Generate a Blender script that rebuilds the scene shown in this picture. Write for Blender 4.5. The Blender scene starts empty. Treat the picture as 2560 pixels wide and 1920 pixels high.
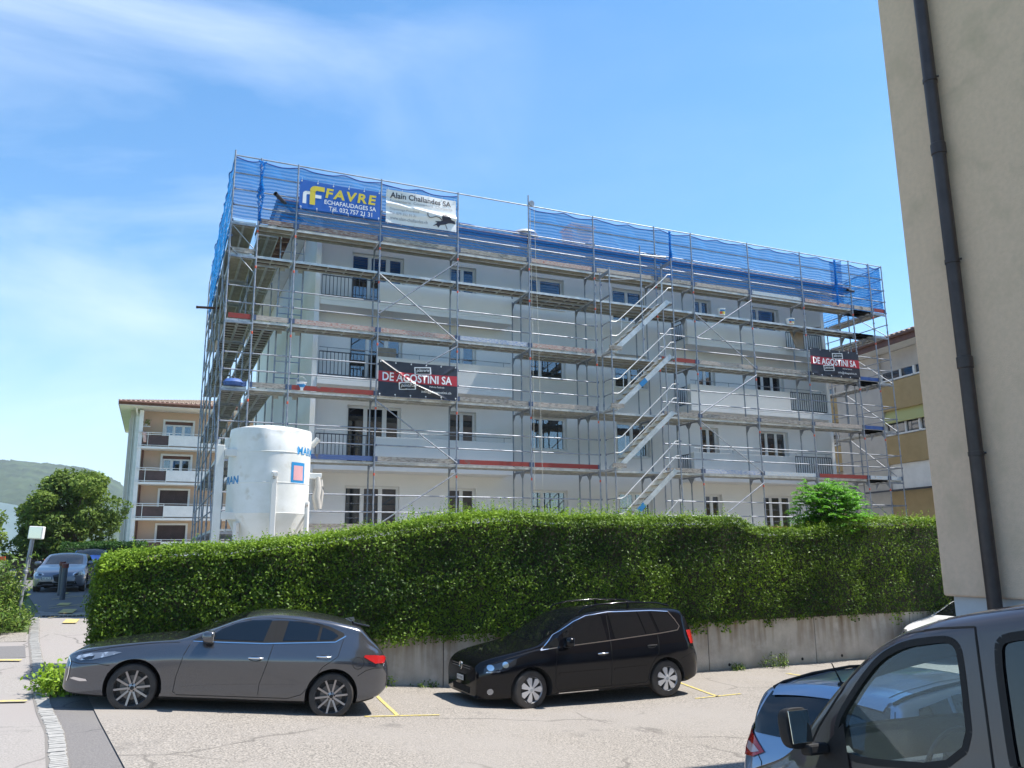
import bpy, bmesh, math, random
import numpy as np
from mathutils import Vector, Matrix
from mathutils.bvhtree import BVHTree
S=bpy.context.scene; COL=S.collection
rad=math.radians
# ---------------------------------------------------------------- camera, sky, sun, exposure
ZC=2.7
def cam_axes(yaw,pitch,roll):
    cy,sy=math.cos(yaw),math.sin(yaw);cp,sp=math.cos(pitch),math.sin(pitch)
    w=Vector((sy*cp,cy*cp,sp)); r=Vector((cy,-sy,0)); u=r.cross(w)
    c,s=math.cos(roll),math.sin(roll)
    return c*r+s*u, -s*r+c*u, w
r_,u_,w_=cam_axes(0.408714,0.203198,-0.0080342)
cd=bpy.data.cameras.new('camera'); cam=bpy.data.objects.new('camera',cd); COL.objects.link(cam)
cam.matrix_world=Matrix(((r_.x,u_.x,-w_.x,0),(r_.y,u_.y,-w_.y,0),(r_.z,u_.z,-w_.z,ZC),(0,0,0,1)))
cd.sensor_width=36; cd.lens=2030/2560*36; cd.clip_start=.05; cd.clip_end=20000
S.camera=cam
EL=rad(62); AZ=rad(9)       # sun height; bearing measured from +x towards -y
sund=Vector((math.cos(EL)*math.cos(AZ),-math.cos(EL)*math.sin(AZ),math.sin(EL)))
sl=bpy.data.lights.new('sun','SUN'); sl.energy=4.7; sl.angle=rad(.5); sl.color=(1,.955,.88)
so=bpy.data.objects.new('sun',sl); COL.objects.link(so)
so.rotation_euler=sund.to_track_quat('Z','Y').to_euler()
W=bpy.data.worlds.new('World'); S.world=W; W.use_nodes=True
wn=W.node_tree; wn.nodes.clear()
def N(nt,t,**k):
    n=nt.nodes.new(t)
    for a,b in k.items():
        if a.startswith('i_'): n.inputs[a[2:].replace('_',' ')].default_value=b
        else: setattr(n,a,b)
    return n
out=N(wn,'ShaderNodeOutputWorld'); bg=N(wn,'ShaderNodeBackground'); bg.inputs[1].default_value=.125
sky=N(wn,'ShaderNodeTexSky',sky_type='NISHITA',sun_disc=False,sun_elevation=EL,sun_rotation=rad(90)+AZ,altitude=450,air_density=1.0,dust_density=.45,ozone_density=1.6)
geo=N(wn,'ShaderNodeTexCoord')
# thin cirrus: stretched noise on the view direction
mp=N(wn,'ShaderNodeMapping'); mp.inputs['Rotation'].default_value=(0,rad(18),rad(25)); mp.inputs['Scale'].default_value=(1.1,1.1,3.6)
nz=N(wn,'ShaderNodeTexNoise'); nz.inputs['Scale'].default_value=1.5; nz.inputs['Detail'].default_value=9; nz.inputs['Roughness'].default_value=.56; nz.inputs['Distortion'].default_value=.5
nb=N(wn,'ShaderNodeTexNoise'); nb.inputs['Scale'].default_value=.9; nb.inputs['Detail'].default_value=2
cr=N(wn,'ShaderNodeMapRange'); cr.inputs[1].default_value=.42; cr.inputs[2].default_value=.92
# more cirrus towards the left part of the sky
ld=Vector((-.25,.80,.50)).normalized()
dt=N(wn,'ShaderNodeVectorMath',operation='DOT_PRODUCT'); dt.inputs[1].default_value=ld
mr=N(wn,'ShaderNodeMapRange'); mr.inputs[1].default_value=.80; mr.inputs[2].default_value=.995; mr.inputs[3].default_value=.10; mr.inputs[4].default_value=1.0
mu=N(wn,'ShaderNodeMath',operation='MULTIPLY'); mu2=N(wn,'ShaderNodeMath',operation='MULTIPLY'); mu2.inputs[1].default_value=1.0; mu2.use_clamp=True
mix=N(wn,'ShaderNodeMixRGB'); mix.inputs[2].default_value=(5.2,5.7,6.6,1)
L=wn.links.new
L(geo.outputs['Generated'],mp.inputs[0]); L(mp.outputs[0],nz.inputs['Vector']); L(geo.outputs['Generated'],dt.inputs[0])
L(nz.outputs[0],cr.inputs[0]); L(dt.outputs['Value'],mr.inputs[0]); L(cr.outputs[0],mu.inputs[0]); L(mr.outputs[0],mu.inputs[1]); L(mu.outputs[0],mu2.inputs[0])
hs=N(wn,'ShaderNodeHueSaturation'); hs.inputs['Saturation'].default_value=1.30; hs.inputs['Hue'].default_value=.494
L(sky.outputs[0],hs.inputs['Color']); L(mu2.outputs[0],mix.inputs[0]); L(hs.outputs[0],mix.inputs[1]); L(mix.outputs[0],bg.inputs[0]); L(bg.outputs[0],out.inputs[0])
S.view_settings.view_transform='Standard'; S.view_settings.look='None'; S.view_settings.gamma=1
S.view_settings.exposure=1.0

# ---------------------------------------------------------------- helpers
def tag(o,label=None,cat=None,group=None,kind=None):
    if label: o['label']=label
    if cat: o['category']=cat
    if group: o['group']=group
    if kind: o['kind']=kind
    return o
def thing(name,loc,label,cat,group=None,rot=None):
    o=bpy.data.objects.new(name,None); COL.objects.link(o); o.location=loc; o.empty_display_size=.2
    if rot is not None: o.rotation_euler=rot
    return tag(o,label,cat,group)
def link(name,me,parent=None,mats=(),smooth=None):
    o=bpy.data.objects.new(name,me); COL.objects.link(o)
    for m in mats: me.materials.append(m)
    if parent is not None: o.parent=parent
    if smooth is not None:
        me.shade_smooth()
        if smooth<180: me.set_sharp_from_angle(angle=rad(smooth))
    return o
class MB:
    def __init__(s): s.v=[];s.f=[];s.m=[];s.mi=0
    def add(s,vs,fs):
        b=len(s.v); s.v+= [tuple(v) for v in vs]; s.f+=[tuple(b+i for i in f) for f in fs]; s.m+=[s.mi]*len(fs)
    def box(s,x0,x1,y0,y1,z0,z1):
        s.add([(x0,y0,z0),(x1,y0,z0),(x1,y1,z0),(x0,y1,z0),(x0,y0,z1),(x1,y0,z1),(x1,y1,z1),(x0,y1,z1)],
              [(0,3,2,1),(4,5,6,7),(0,1,5,4),(1,2,6,5),(2,3,7,6),(3,0,4,7)])
    def obox(s,c,ax,ay,az):
        c=Vector(c);ax,ay,az=Vector(ax),Vector(ay),Vector(az)
        s.add([c+i*ax+j*ay+k*az for i,j,k in ((-1,-1,-1),(1,-1,-1),(1,1,-1),(-1,1,-1),(-1,-1,1),(1,-1,1),(1,1,1),(-1,1,1))],
              [(0,3,2,1),(4,5,6,7),(0,1,5,4),(1,2,6,5),(2,3,7,6),(3,0,4,7)])
    def beam(s,p,q,w,h,up=(0,0,1)):
        p,q=Vector(p),Vector(q);d=(q-p);l=d.length;d.normalize();up=Vector(up)
        sd=d.cross(up)
        if sd.length<1e-4: sd=d.cross(Vector((0,1,0)))
        sd.normalize();u=sd.cross(d)
        s.obox((p+q)/2,d*l/2,sd*w/2,u*h/2)
    def tube(s,pts,r,n=8,cap=True,rs=None):
        pts=[Vector(p) for p in pts];rings=[]
        prev=None
        for i,p in enumerate(pts):
            if i==0:d=pts[1]-p
            elif i==len(pts)-1:d=p-pts[i-1]
            else:d=(pts[i+1]-p).normalized()+(p-pts[i-1]).normalized()
            d.normalize()
            a=d.cross(Vector((0,0,1))) if abs(d.z)<.95 else d.cross(Vector((0,1,0)))
            if prev is not None:
                a=prev-d*prev.dot(d)
            a.normalize();b=d.cross(a);prev=a
            rr=rs[i] if rs else r
            rings.append([p+a*rr*math.cos(2*math.pi*k/n)+b*rr*math.sin(2*math.pi*k/n) for k in range(n)])
        vs=[v for g in rings for v in g];fs=[]
        for i in range(len(rings)-1):
            for k in range(n): fs.append((i*n+k,i*n+(k+1)%n,(i+1)*n+(k+1)%n,(i+1)*n+k))
        if cap: fs.append(tuple(range(n-1,-1,-1)));fs.append(tuple((len(rings)-1)*n+k for k in range(n)))
        s.add(vs,fs)
    def lathe(s,prof,n=24,c=(0,0,0),axis='z',a0=0,a1=2*math.pi,close=False):
        # prof: (r,h)
        full=abs(a1-a0-2*math.pi)<1e-6; m=n if full else n+1
        vs=[]
        for k in range(m):
            a=a0+(a1-a0)*k/n
            for r,h in prof:
                if axis=='z': vs.append((c[0]+r*math.cos(a),c[1]+r*math.sin(a),c[2]+h))
                else: vs.append((c[0]+r*math.cos(a),c[1]+h,c[2]+r*math.sin(a)))
        P=len(prof);fs=[]
        for k in range(n):
            k2=(k+1)%m
            for i in range(P-1+(1 if close else 0)):
                i2=(i+1)%P
                fs.append((k*P+i,k2*P+i,k2*P+i2,k*P+i2))
        s.add(vs,fs)
    def quad(s,a,b,c,d): s.add([a,b,c,d],[(0,1,2,3)])
    def prism(s,poly,y0,y1):   # poly in (x,z), extruded along y
        n=len(poly)
        s.add([(x,y0,z) for x,z in poly]+[(x,y1,z) for x,z in poly],[tuple(range(n)),tuple(range(2*n-1,n-1,-1))]+[(i,i+n,(i+1)%n+n,(i+1)%n) for i in range(n)])
    def mesh(s,name):
        me=bpy.data.meshes.new(name);me.from_pydata(s.v,[],s.f)
        if s.m and max(s.m)>0: me.polygons.foreach_set('material_index',s.m)
        me.update();return me
    def build(s,name,mat,parent=None,smooth=None,fix=True):
        me=s.mesh(name)
        if fix:
            bm=bmesh.new();bm.from_mesh(me);bmesh.ops.recalc_face_normals(bm,faces=bm.faces);bm.to_mesh(me);bm.free()
        return link(name,me,parent,mat if isinstance(mat,(list,tuple)) else [mat],smooth)
def bevel(o,w=.01,seg=2,ang=40):
    m=o.modifiers.new('bevel','BEVEL');m.width=w;m.segments=seg;m.limit_method='ANGLE';m.angle_limit=rad(ang);return o

# ---------------------------------------------------------------- materials
def sk(n,name,v):
    if name in n.inputs: n.inputs[name].default_value=v
def pbr(name,col,rough=.6,metal=0.,col2=None,nscale=3.,nlo=.4,nhi=.65,detail=5,bump=0.,bscale=60.,spec=.5,coat=0.,mapscale=None,c3=None,c3s=.7,c3lo=.55,c3hi=.75,rvar=0.):
    m=bpy.data.materials.new(name);m.use_nodes=True;nt=m.node_tree;p=nt.nodes['Principled BSDF'];l=nt.links.new
    c4=lambda c:(c[0],c[1],c[2],1)
    sk(p,'Base Color',c4(col));sk(p,'Roughness',rough);sk(p,'Metallic',metal);sk(p,'Specular IOR Level',spec);sk(p,'Coat Weight',coat);sk(p,'Coat Roughness',.03)
    tc=N(nt,'ShaderNodeTexCoord');src=tc.outputs['Object']
    if mapscale:
        mp=N(nt,'ShaderNodeMapping');mp.inputs['Scale'].default_value=mapscale;l(src,mp.inputs[0]);src=mp.outputs[0]
    cur=None
    if col2 is not None:
        nz=N(nt,'ShaderNodeTexNoise');nz.inputs['Scale'].default_value=nscale;nz.inputs['Detail'].default_value=detail;nz.inputs['Roughness'].default_value=.6
        r=N(nt,'ShaderNodeMapRange');r.inputs[1].default_value=nlo;r.inputs[2].default_value=nhi
        mx=N(nt,'ShaderNodeMixRGB');mx.inputs[1].default_value=c4(col);mx.inputs[2].default_value=c4(col2)
        l(src,nz.inputs['Vector']);l(nz.outputs[0],r.inputs[0]);l(r.outputs[0],mx.inputs[0]);cur=mx.outputs[0]
        if c3 is not None:
            n3=N(nt,'ShaderNodeTexNoise');n3.inputs['Scale'].default_value=c3s;n3.inputs['Detail'].default_value=4
            r3=N(nt,'ShaderNodeMapRange');r3.inputs[1].default_value=c3lo;r3.inputs[2].default_value=c3hi
            m3=N(nt,'ShaderNodeMixRGB');m3.inputs[2].default_value=c4(c3)
            l(tc.outputs['Object'],n3.inputs['Vector']);l(n3.outputs[0],r3.inputs[0]);l(r3.outputs[0],m3.inputs[0]);l(cur,m3.inputs[1]);cur=m3.outputs[0]
        l(cur,p.inputs['Base Color'])
        if rvar:
            rr=N(nt,'ShaderNodeMapRange');rr.inputs[3].default_value=rough-rvar;rr.inputs[4].default_value=rough+rvar;l(nz.outputs[0],rr.inputs[0]);l(rr.outputs[0],p.inputs['Roughness'])
    if bump:
        nb=N(nt,'ShaderNodeTexNoise');nb.inputs['Scale'].default_value=bscale;nb.inputs['Detail'].default_value=4
        b=N(nt,'ShaderNodeBump');b.inputs['Strength'].default_value=1;b.inputs['Distance'].default_value=bump
        l(src,nb.inputs['Vector']);l(nb.outputs[0],b.inputs['Height']);l(b.outputs[0],p.inputs['Normal'])
    return m
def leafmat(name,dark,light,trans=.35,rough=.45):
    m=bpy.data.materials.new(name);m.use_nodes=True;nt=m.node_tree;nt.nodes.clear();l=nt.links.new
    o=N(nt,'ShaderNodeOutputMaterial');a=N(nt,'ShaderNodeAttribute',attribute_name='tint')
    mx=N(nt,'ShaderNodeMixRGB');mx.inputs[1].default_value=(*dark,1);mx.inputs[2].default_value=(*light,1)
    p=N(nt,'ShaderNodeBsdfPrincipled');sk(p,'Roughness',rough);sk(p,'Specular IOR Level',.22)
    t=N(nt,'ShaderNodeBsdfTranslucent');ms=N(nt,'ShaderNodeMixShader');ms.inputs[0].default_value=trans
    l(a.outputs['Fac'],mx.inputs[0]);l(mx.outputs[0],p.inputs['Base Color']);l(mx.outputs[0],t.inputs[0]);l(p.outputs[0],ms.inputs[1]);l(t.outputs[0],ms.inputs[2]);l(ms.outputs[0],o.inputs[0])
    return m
def netmat(name,col,alpha=.55,scale=9.):
    # knitted debris netting: horizontal bands of denser yarn, see-through between
    m=bpy.data.materials.new(name);m.use_nodes=True;nt=m.node_tree;nt.nodes.clear();l=nt.links.new
    o=N(nt,'ShaderNodeOutputMaterial');tc=N(nt,'ShaderNodeTexCoord')
    w1=N(nt,'ShaderNodeTexWave',wave_type='BANDS',bands_direction='Z');w1.inputs['Scale'].default_value=scale*.32;w1.inputs['Distortion'].default_value=1.2;w1.inputs['Detail Scale'].default_value=1.2
    w2=N(nt,'ShaderNodeTexWave',wave_type='BANDS',bands_direction='X');w2.inputs['Scale'].default_value=scale*1.2;w2.inputs['Distortion'].default_value=1.0
    mx=N(nt,'ShaderNodeMath',operation='MULTIPLY');ad=N(nt,'ShaderNodeMapRange');ad.inputs[1].default_value=0;ad.inputs[2].default_value=1;ad.inputs[3].default_value=alpha-.22;ad.inputs[4].default_value=alpha+.22
    av=N(nt,'ShaderNodeMath',operation='MULTIPLY_ADD');av.inputs[1].default_value=.75
    ws=N(nt,'ShaderNodeMath',operation='MULTIPLY');ws.inputs[1].default_value=.25
    d=N(nt,'ShaderNodeBsdfDiffuse');d.inputs[0].default_value=(*col,1);t=N(nt,'ShaderNodeBsdfTranslucent');t.inputs[0].default_value=(*col,1)
    dm=N(nt,'ShaderNodeMixShader');dm.inputs[0].default_value=.5;tr=N(nt,'ShaderNodeBsdfTransparent');ms=N(nt,'ShaderNodeMixShader')
    for w in (w1,w2): l(tc.outputs['Object'],w.inputs['Vector'])
    l(w2.outputs['Fac'],ws.inputs[0]);l(w1.outputs['Fac'],av.inputs[0]);l(ws.outputs[0],av.inputs[2]);l(av.outputs[0],ad.inputs[0])
    l(d.outputs[0],dm.inputs[1]);l(t.outputs[0],dm.inputs[2]);l(tr.outputs[0],ms.inputs[1]);l(dm.outputs[0],ms.inputs[2]);l(ad.outputs[0],ms.inputs[0]);l(ms.outputs[0],o.inputs[0])
    return m
def glassmat(name,tint,fac=.35,rough=.02):
    # thin glazing: mirror-like reflection over a tinted see-through pane
    m=bpy.data.materials.new(name);m.use_nodes=True;nt=m.node_tree;nt.nodes.clear();l=nt.links.new
    o=N(nt,'ShaderNodeOutputMaterial');f=N(nt,'ShaderNodeLayerWeight');f.inputs[0].default_value=.5
    pw=N(nt,'ShaderNodeMath',operation='POWER');pw.inputs[1].default_value=4.2
    mm=N(nt,'ShaderNodeMath',operation='MULTIPLY_ADD');mm.inputs[1].default_value=.9;mm.inputs[2].default_value=.05+fac;mm.use_clamp=True
    g=N(nt,'ShaderNodeBsdfGlossy');g.inputs['Roughness'].default_value=rough;g.inputs[0].default_value=(.9,.95,1,1)
    t=N(nt,'ShaderNodeBsdfTransparent');t.inputs[0].default_value=(*tint,1);ms=N(nt,'ShaderNodeMixShader')
    l(f.outputs['Facing'],pw.inputs[0]);l(pw.outputs[0],mm.inputs[0]);l(mm.outputs[0],ms.inputs[0]);l(t.outputs[0],ms.inputs[1]);l(g.outputs[0],ms.inputs[2]);l(ms.outputs[0],o.inputs[0])
    return m
M={}
M['galv']=pbr('galvanised_steel',(.34,.36,.40),.5,.45,col2=(.22,.245,.29),nscale=6,rvar=.1)
M['galv_blue']=pbr('blue_steel',(.20,.27,.42),.5,.3,col2=(.4,.42,.46),nscale=9)
M['alu']=pbr('aluminium',(.62,.63,.62),.45,.4,col2=(.45,.46,.46),nscale=5)
M['clamp']=pbr('clamp_red',(.62,.10,.05),.6,0)
M['coupler']=pbr('coupler_dark',(.09,.12,.20),.5,.4)
M['deckply']=pbr('deck_plywood',(.035,.024,.019),.75,0,col2=(.11,.08,.062),nscale=4,mapscale=(.5,3,1),nlo=.42,nhi=.62)
M['decksteel']=pbr('deck_steel',(.40,.36,.29),.55,.15,col2=(.27,.245,.20),nscale=3)
def wood(name,paint,bare=(.36,.31,.27),lo=.45,hi=.56,sc=7): return pbr(name,paint,.75,0,col2=bare,nscale=sc,nlo=lo,nhi=hi,mapscale=(1,1,5),bump=.002,bscale=20,c3=(.16,.14,.13),c3s=3,c3lo=.62,c3hi=.72)
M['w_grey']=wood('weathered_board',(.42,.385,.34),(.22,.195,.17)); M['w_brown']=wood('brown_board',(.22,.13,.11),(.38,.32,.28))
M['w_red']=wood('red_painted_board',(.29,.04,.032),(.22,.07,.055),.5,.68); M['w_redworn']=wood('worn_red_board',(.40,.14,.11),(.52,.45,.40),.42,.52,12)
M['w_blue']=wood('blue_painted_board',(.06,.11,.27),(.13,.18,.30),.5,.7); M['w_blueworn']=wood('worn_blue_board',(.22,.30,.50),(.60,.60,.60),.42,.54,10)
M['w_pale']=wood('pale_board',(.52,.45,.39),(.33,.27,.23),.45,.62)
M['w_deepblue']=pbr('blue_board',(.02,.07,.26),.6,0,col2=(.05,.12,.33),nscale=4); M['w_light']=wood('light_blue_board',(.45,.53,.60),(.6,.6,.58))
M['net']=netmat('debris_net',(.02,.25,.66),.62)
M['netdark']=pbr('net_hem',(.01,.05,.28),.8)
M['render']=pbr('white_render',(.86,.85,.835),.85,0,col2=(.81,.805,.795),nscale=.6,bump=.0015,bscale=180)
M['render_old']=pbr('old_render',(.60,.58,.53),.9,0,col2=(.70,.68,.64),nscale=1.2,bump=.002,bscale=150,nlo=.4,nhi=.6)
M['pvc']=pbr('window_pvc',(.80,.80,.80),.35)
M['white']=pbr('white_paint',(.78,.78,.76),.5,0,col2=(.70,.70,.68),nscale=2)
M['pane']=pbr('window_glass',(.02,.028,.04),.03,0,spec=1.,col2=(.035,.045,.06),nscale=.8,coat=.5)
M['curtain']=pbr('curtain',(.42,.42,.40),.8,0,col2=(.30,.30,.29),nscale=6,mapscale=(8,1,.4))
M['blind']=pbr('blind_slats',(.10,.13,.20),.4,0)
M['redshut']=pbr('red_curtain',(.36,.05,.04),.7,0,col2=(.12,.02,.02),nscale=3)
M['iron']=pbr('railing_iron',(.035,.04,.055),.5,.3)
M['pglass']=glassmat('facade_glass',(.5,.55,.6),.10)
M['tile']=pbr('roof_tile',(.42,.27,.20),.8,0,col2=(.30,.19,.15),nscale=5,bump=.01,bscale=10)
M['oldtile']=pbr('old_roof_tile',(.33,.25,.19),.85,0,col2=(.20,.145,.11),nscale=6,c3=(.42,.35,.28),c3s=4)
M['fascia']=pbr('brown_fascia',(.16,.07,.045),.6,0,col2=(.11,.05,.035),nscale=3)
M['timber']=pbr('rafter_timber',(.30,.18,.10),.7,0,col2=(.20,.11,.06),nscale=4)
M['darkhole']=pbr('dark_interior',(.02,.018,.016),.9)
M['siding']=pbr('grey_siding',(.60,.60,.57),.6,0,col2=(.54,.54,.52),nscale=2)
M['beige']=pbr('beige_render',(.60,.43,.32),.9,0,col2=(.55,.42,.30),nscale=1,bump=.002,bscale=120)
M['ochre']=pbr('ochre_panel',(.42,.305,.15),.85,0,col2=(.38,.275,.13),nscale=2,bump=.002,bscale=100)
M['cream']=pbr('cream_wall',(.52,.49,.44),.85,0,col2=(.46,.43,.39),nscale=1.5)
M['awning']=pbr('yellow_green_awning',(.50,.49,.20),.8)
M['brown']=pbr('brown_screen',(.06,.035,.03),.5,0,col2=(.09,.05,.045),nscale=2)
M['silo']=pbr('silo_paint',(.80,.80,.78),.38,0,col2=(.70,.70,.66),nscale=1.5,c3=(.50,.44,.33),c3s=2.6,c3lo=.60,c3hi=.80,spec=.4)
M['rust']=pbr('rusty_paint',(.72,.71,.68),.6,0,col2=(.30,.20,.13),nscale=5,nlo=.60,nhi=.66)
M['signblue']=pbr('silo_blue',(.02,.25,.55),.5);M['pink']=pbr('pink_label',(.70,.38,.40),.5,0,col2=(.6,.34,.36),nscale=3)
M['concrete']=None
M['asphalt_light']=pbr('chip_asphalt',(.345,.31,.27),.95,0,col2=(.13,.117,.103),nscale=42,nlo=.40,nhi=.62,detail=8,bump=.012,bscale=70,c3=(.27,.245,.22),c3s=.38,c3lo=.44,c3hi=.70)
M['asphalt_dark']=pbr('dark_asphalt',(.12,.112,.11),.95,0,col2=(.19,.178,.17),nscale=60,nlo=.4,nhi=.65,bump=.003,bscale=130,c3=(.16,.15,.14),c3s=.8)
M['asphalt_road']=pbr('road_asphalt',(.30,.275,.255),.95,0,col2=(.20,.185,.17),nscale=55,nlo=.42,nhi=.62,bump=.003,bscale=110,c3=(.26,.235,.22),c3s=.5,c3lo=.45,c3hi=.65)
M['asphalt_lane']=pbr('lane_asphalt',(.125,.12,.12),.95,0,col2=(.17,.16,.155),nscale=50,bump=.002,bscale=130,c3=(.15,.14,.14),c3s=.6)
M['cobble']=pbr('cobble_stone',(.34,.33,.31),.9,0,col2=(.25,.24,.225),nscale=12,bump=.004,bscale=60)
M['grout']=pbr('cobble_joint',(.17,.155,.14),.95)
M['yellow']=pbr('yellow_line',(.55,.43,.08),.85,0,col2=(.36,.31,.18),nscale=22,nlo=.40,nhi=.58)
M['gravel']=pbr('terrace_gravel',(.50,.45,.38),.95,0,col2=(.36,.32,.27),nscale=30,bump=.004,bscale=80,c3=(.30,.28,.20),c3s=.4)
M['earth']=pbr('earth',(.16,.13,.09),.95,0,col2=(.08,.10,.04),nscale=2)
M['tyre']=pbr('tyre_rubber',(.025,.024,.024),.75,0,col2=(.05,.043,.038),nscale=4)
M['rim_grey']=pbr('grey_alloy',(.34,.33,.34),.28,.85);M['rim_dark']=pbr('dark_rim_metal',(.03,.03,.032),.5,.5)  # second one is plain dark metal: rim wells, nuts, hub caps, drain grate
M['rim_silver']=pbr('silver_hubcap',(.62,.62,.64),.35,.6)
M['disc']=pbr('brake_disc',(.14,.13,.125),.45,.8)
def carpaint(name,c,metal=.75,rough=.32,c2=None):
    m=pbr(name,c,rough,metal,coat=1.,spec=.5);return m
M['paint_grey']=carpaint('grey_metallic_paint',(.10,.104,.118),.72,.20)
M['paint_black']=pbr('black_paint',(.004,.004,.006),.08,0,spec=.35)
M['paint_giu']=carpaint('slate_metallic_paint',(.14,.15,.19),.6,.35)
M['paint_blue']=carpaint('bright_blue_paint',(.015,.12,.50),.3,.3)
M['paint_lblue']=carpaint('light_blue_paint',(.25,.33,.45),.7,.32)
M['paint_brown']=carpaint('brown_metallic_paint',(.042,.029,.032),.3,.42)
M['paint_white']=carpaint('white_car_paint',(.80,.80,.80),.0,.25)
M['trim']=pbr('black_trim',(.012,.012,.013),.65,spec=.3);M['arch']=pbr('wheel_arch_liner',(.008,.008,.008),.9)
M['chrome']=pbr('chrome',(.75,.75,.77),.12,1.)
M['cglass']=pbr('car_glass',(.004,.005,.007),.015,0,spec=.8)
M['cglass_g']=glassmat('green_windscreen',(.45,.55,.50),.14)
M['cglass_v']=glassmat('van_window',(.78,.90,.93),.02)
M['lamp']=pbr('headlamp_glass',(.30,.31,.33),.08,.6,col2=(.75,.76,.78),nscale=9,nlo=.5,nhi=.55,coat=1)
M['lampdark']=pbr('lamp_housing',(.02,.022,.03),.08,.2,coat=1)
M['red']=pbr('tail_lamp',(.42,.008,.01),.15,0,coat=1);M['redlight']=pbr('tail_lamp_clear',(.55,.40,.40),.15,0,coat=1)
M['plate']=pbr('plate_white',(.75,.75,.73),.4);M['black']=pbr('black_letter',(.012,.012,.014),.5)
M['seat']=pbr('seat_fabric',(.035,.036,.04),.85,0,col2=(.05,.05,.055),nscale=30);M['dash']=pbr('dashboard',(.03,.031,.034),.6)
M['greyplastic']=pbr('grey_plastic',(.30,.31,.32),.55)
M['pipe']=pbr('brown_downpipe',(.045,.030,.027),.45,.2,col2=(.06,.042,.038),nscale=5)
M['sandwall']=pbr('sand_render',(.74,.525,.37),.92,0,col2=(.66,.47,.33),nscale=14,nlo=.35,nhi=.75,detail=9,bump=.006,bscale=55,c3=(.52,.39,.26),c3s=1.6,c3lo=.52,c3hi=.85)
M['plinth']=pbr('grey_plinth',(.50,.52,.54),.9,0,col2=(.46,.48,.50),nscale=3,bump=.002,bscale=120)
M['bollard']=pbr('bollard_steel',(.07,.085,.11),.45,.5);M['bollcap']=pbr('bollard_cap',(.14,.03,.025),.5)
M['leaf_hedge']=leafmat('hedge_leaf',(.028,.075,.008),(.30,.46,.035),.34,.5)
M['leaf_new']=leafmat('young_leaf',(.13,.27,.02),(.38,.50,.05),.45,.6)
M['leaf_ash']=leafmat('ash_leaf',(.07,.24,.012),(.19,.46,.03),.42,.6)
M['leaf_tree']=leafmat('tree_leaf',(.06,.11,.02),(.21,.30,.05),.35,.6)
M['leaf_dark']=leafmat('dark_hedge_leaf',(.02,.06,.012),(.07,.17,.025),.3)
M['leaf_weed']=leafmat('weed_leaf',(.07,.15,.02),(.25,.33,.06),.35)
M['leaf_dry']=leafmat('dry_grass',(.30,.24,.10),(.42,.36,.18),.3)
M['twig']=pbr('twig',(.045,.035,.022),.9,0,col2=(.02,.03,.012),nscale=8)
M['bark']=pbr('bark',(.14,.10,.07),.9,0,col2=(.08,.06,.045),nscale=10)
M['grass']=pbr('grass_ground',(.07,.12,.03),.95,0,col2=(.12,.15,.05),nscale=3)
M['hill']=pbr('wooded_hill',(.016,.036,.014),.95,0,col2=(.04,.07,.026),nscale=.03,nlo=.42,nhi=.6,detail=8,bump=6,bscale=.03)
M['farhill']=pbr('far_hill',(.04,.065,.035),.95)
M['favre_blue']=pbr('sign_blue',(.012,.11,.45),.45);M['favre_yellow']=pbr('sign_yellow',(.72,.55,.04),.5);M['signwhite']=pbr('sign_white',(.85,.85,.85),.5)
M['bannerwhite']=pbr('banner_white',(.78,.78,.78),.5);M['bannerblack']=pbr('banner_black',(.022,.024,.035),.38,0,col2=(.035,.037,.05),nscale=3);M['bannerred']=pbr('banner_red',(.42,.022,.035),.4)
M['ink']=pbr('banner_ink',(.03,.03,.05),.6);M['inkgrey']=pbr('banner_grey_ink',(.35,.35,.37),.6)
M['bucket']=pbr('bucket_white',(.82,.83,.84),.35);M['bucketblue']=pbr('bucket_blue',(.02,.20,.45),.4);M['bucketred']=pbr('bucket_red',(.65,.10,.03),.4);M['bucketyel']=pbr('bucket_yellow',(.75,.6,.05),.4)
M['rope']=pbr('rope',(.62,.58,.50),.9)
M['mirrorglass']=pbr('mirror_glass',(.55,.57,.56),.05,1.)
M['cardboard']=pbr('panel_brown',(.34,.26,.19),.8,0,col2=(.42,.33,.25),nscale=5)
M['greenhouse']=pbr('white_sheeting',(.62,.66,.70),.4,0,col2=(.54,.58,.63),nscale=.2)
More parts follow.
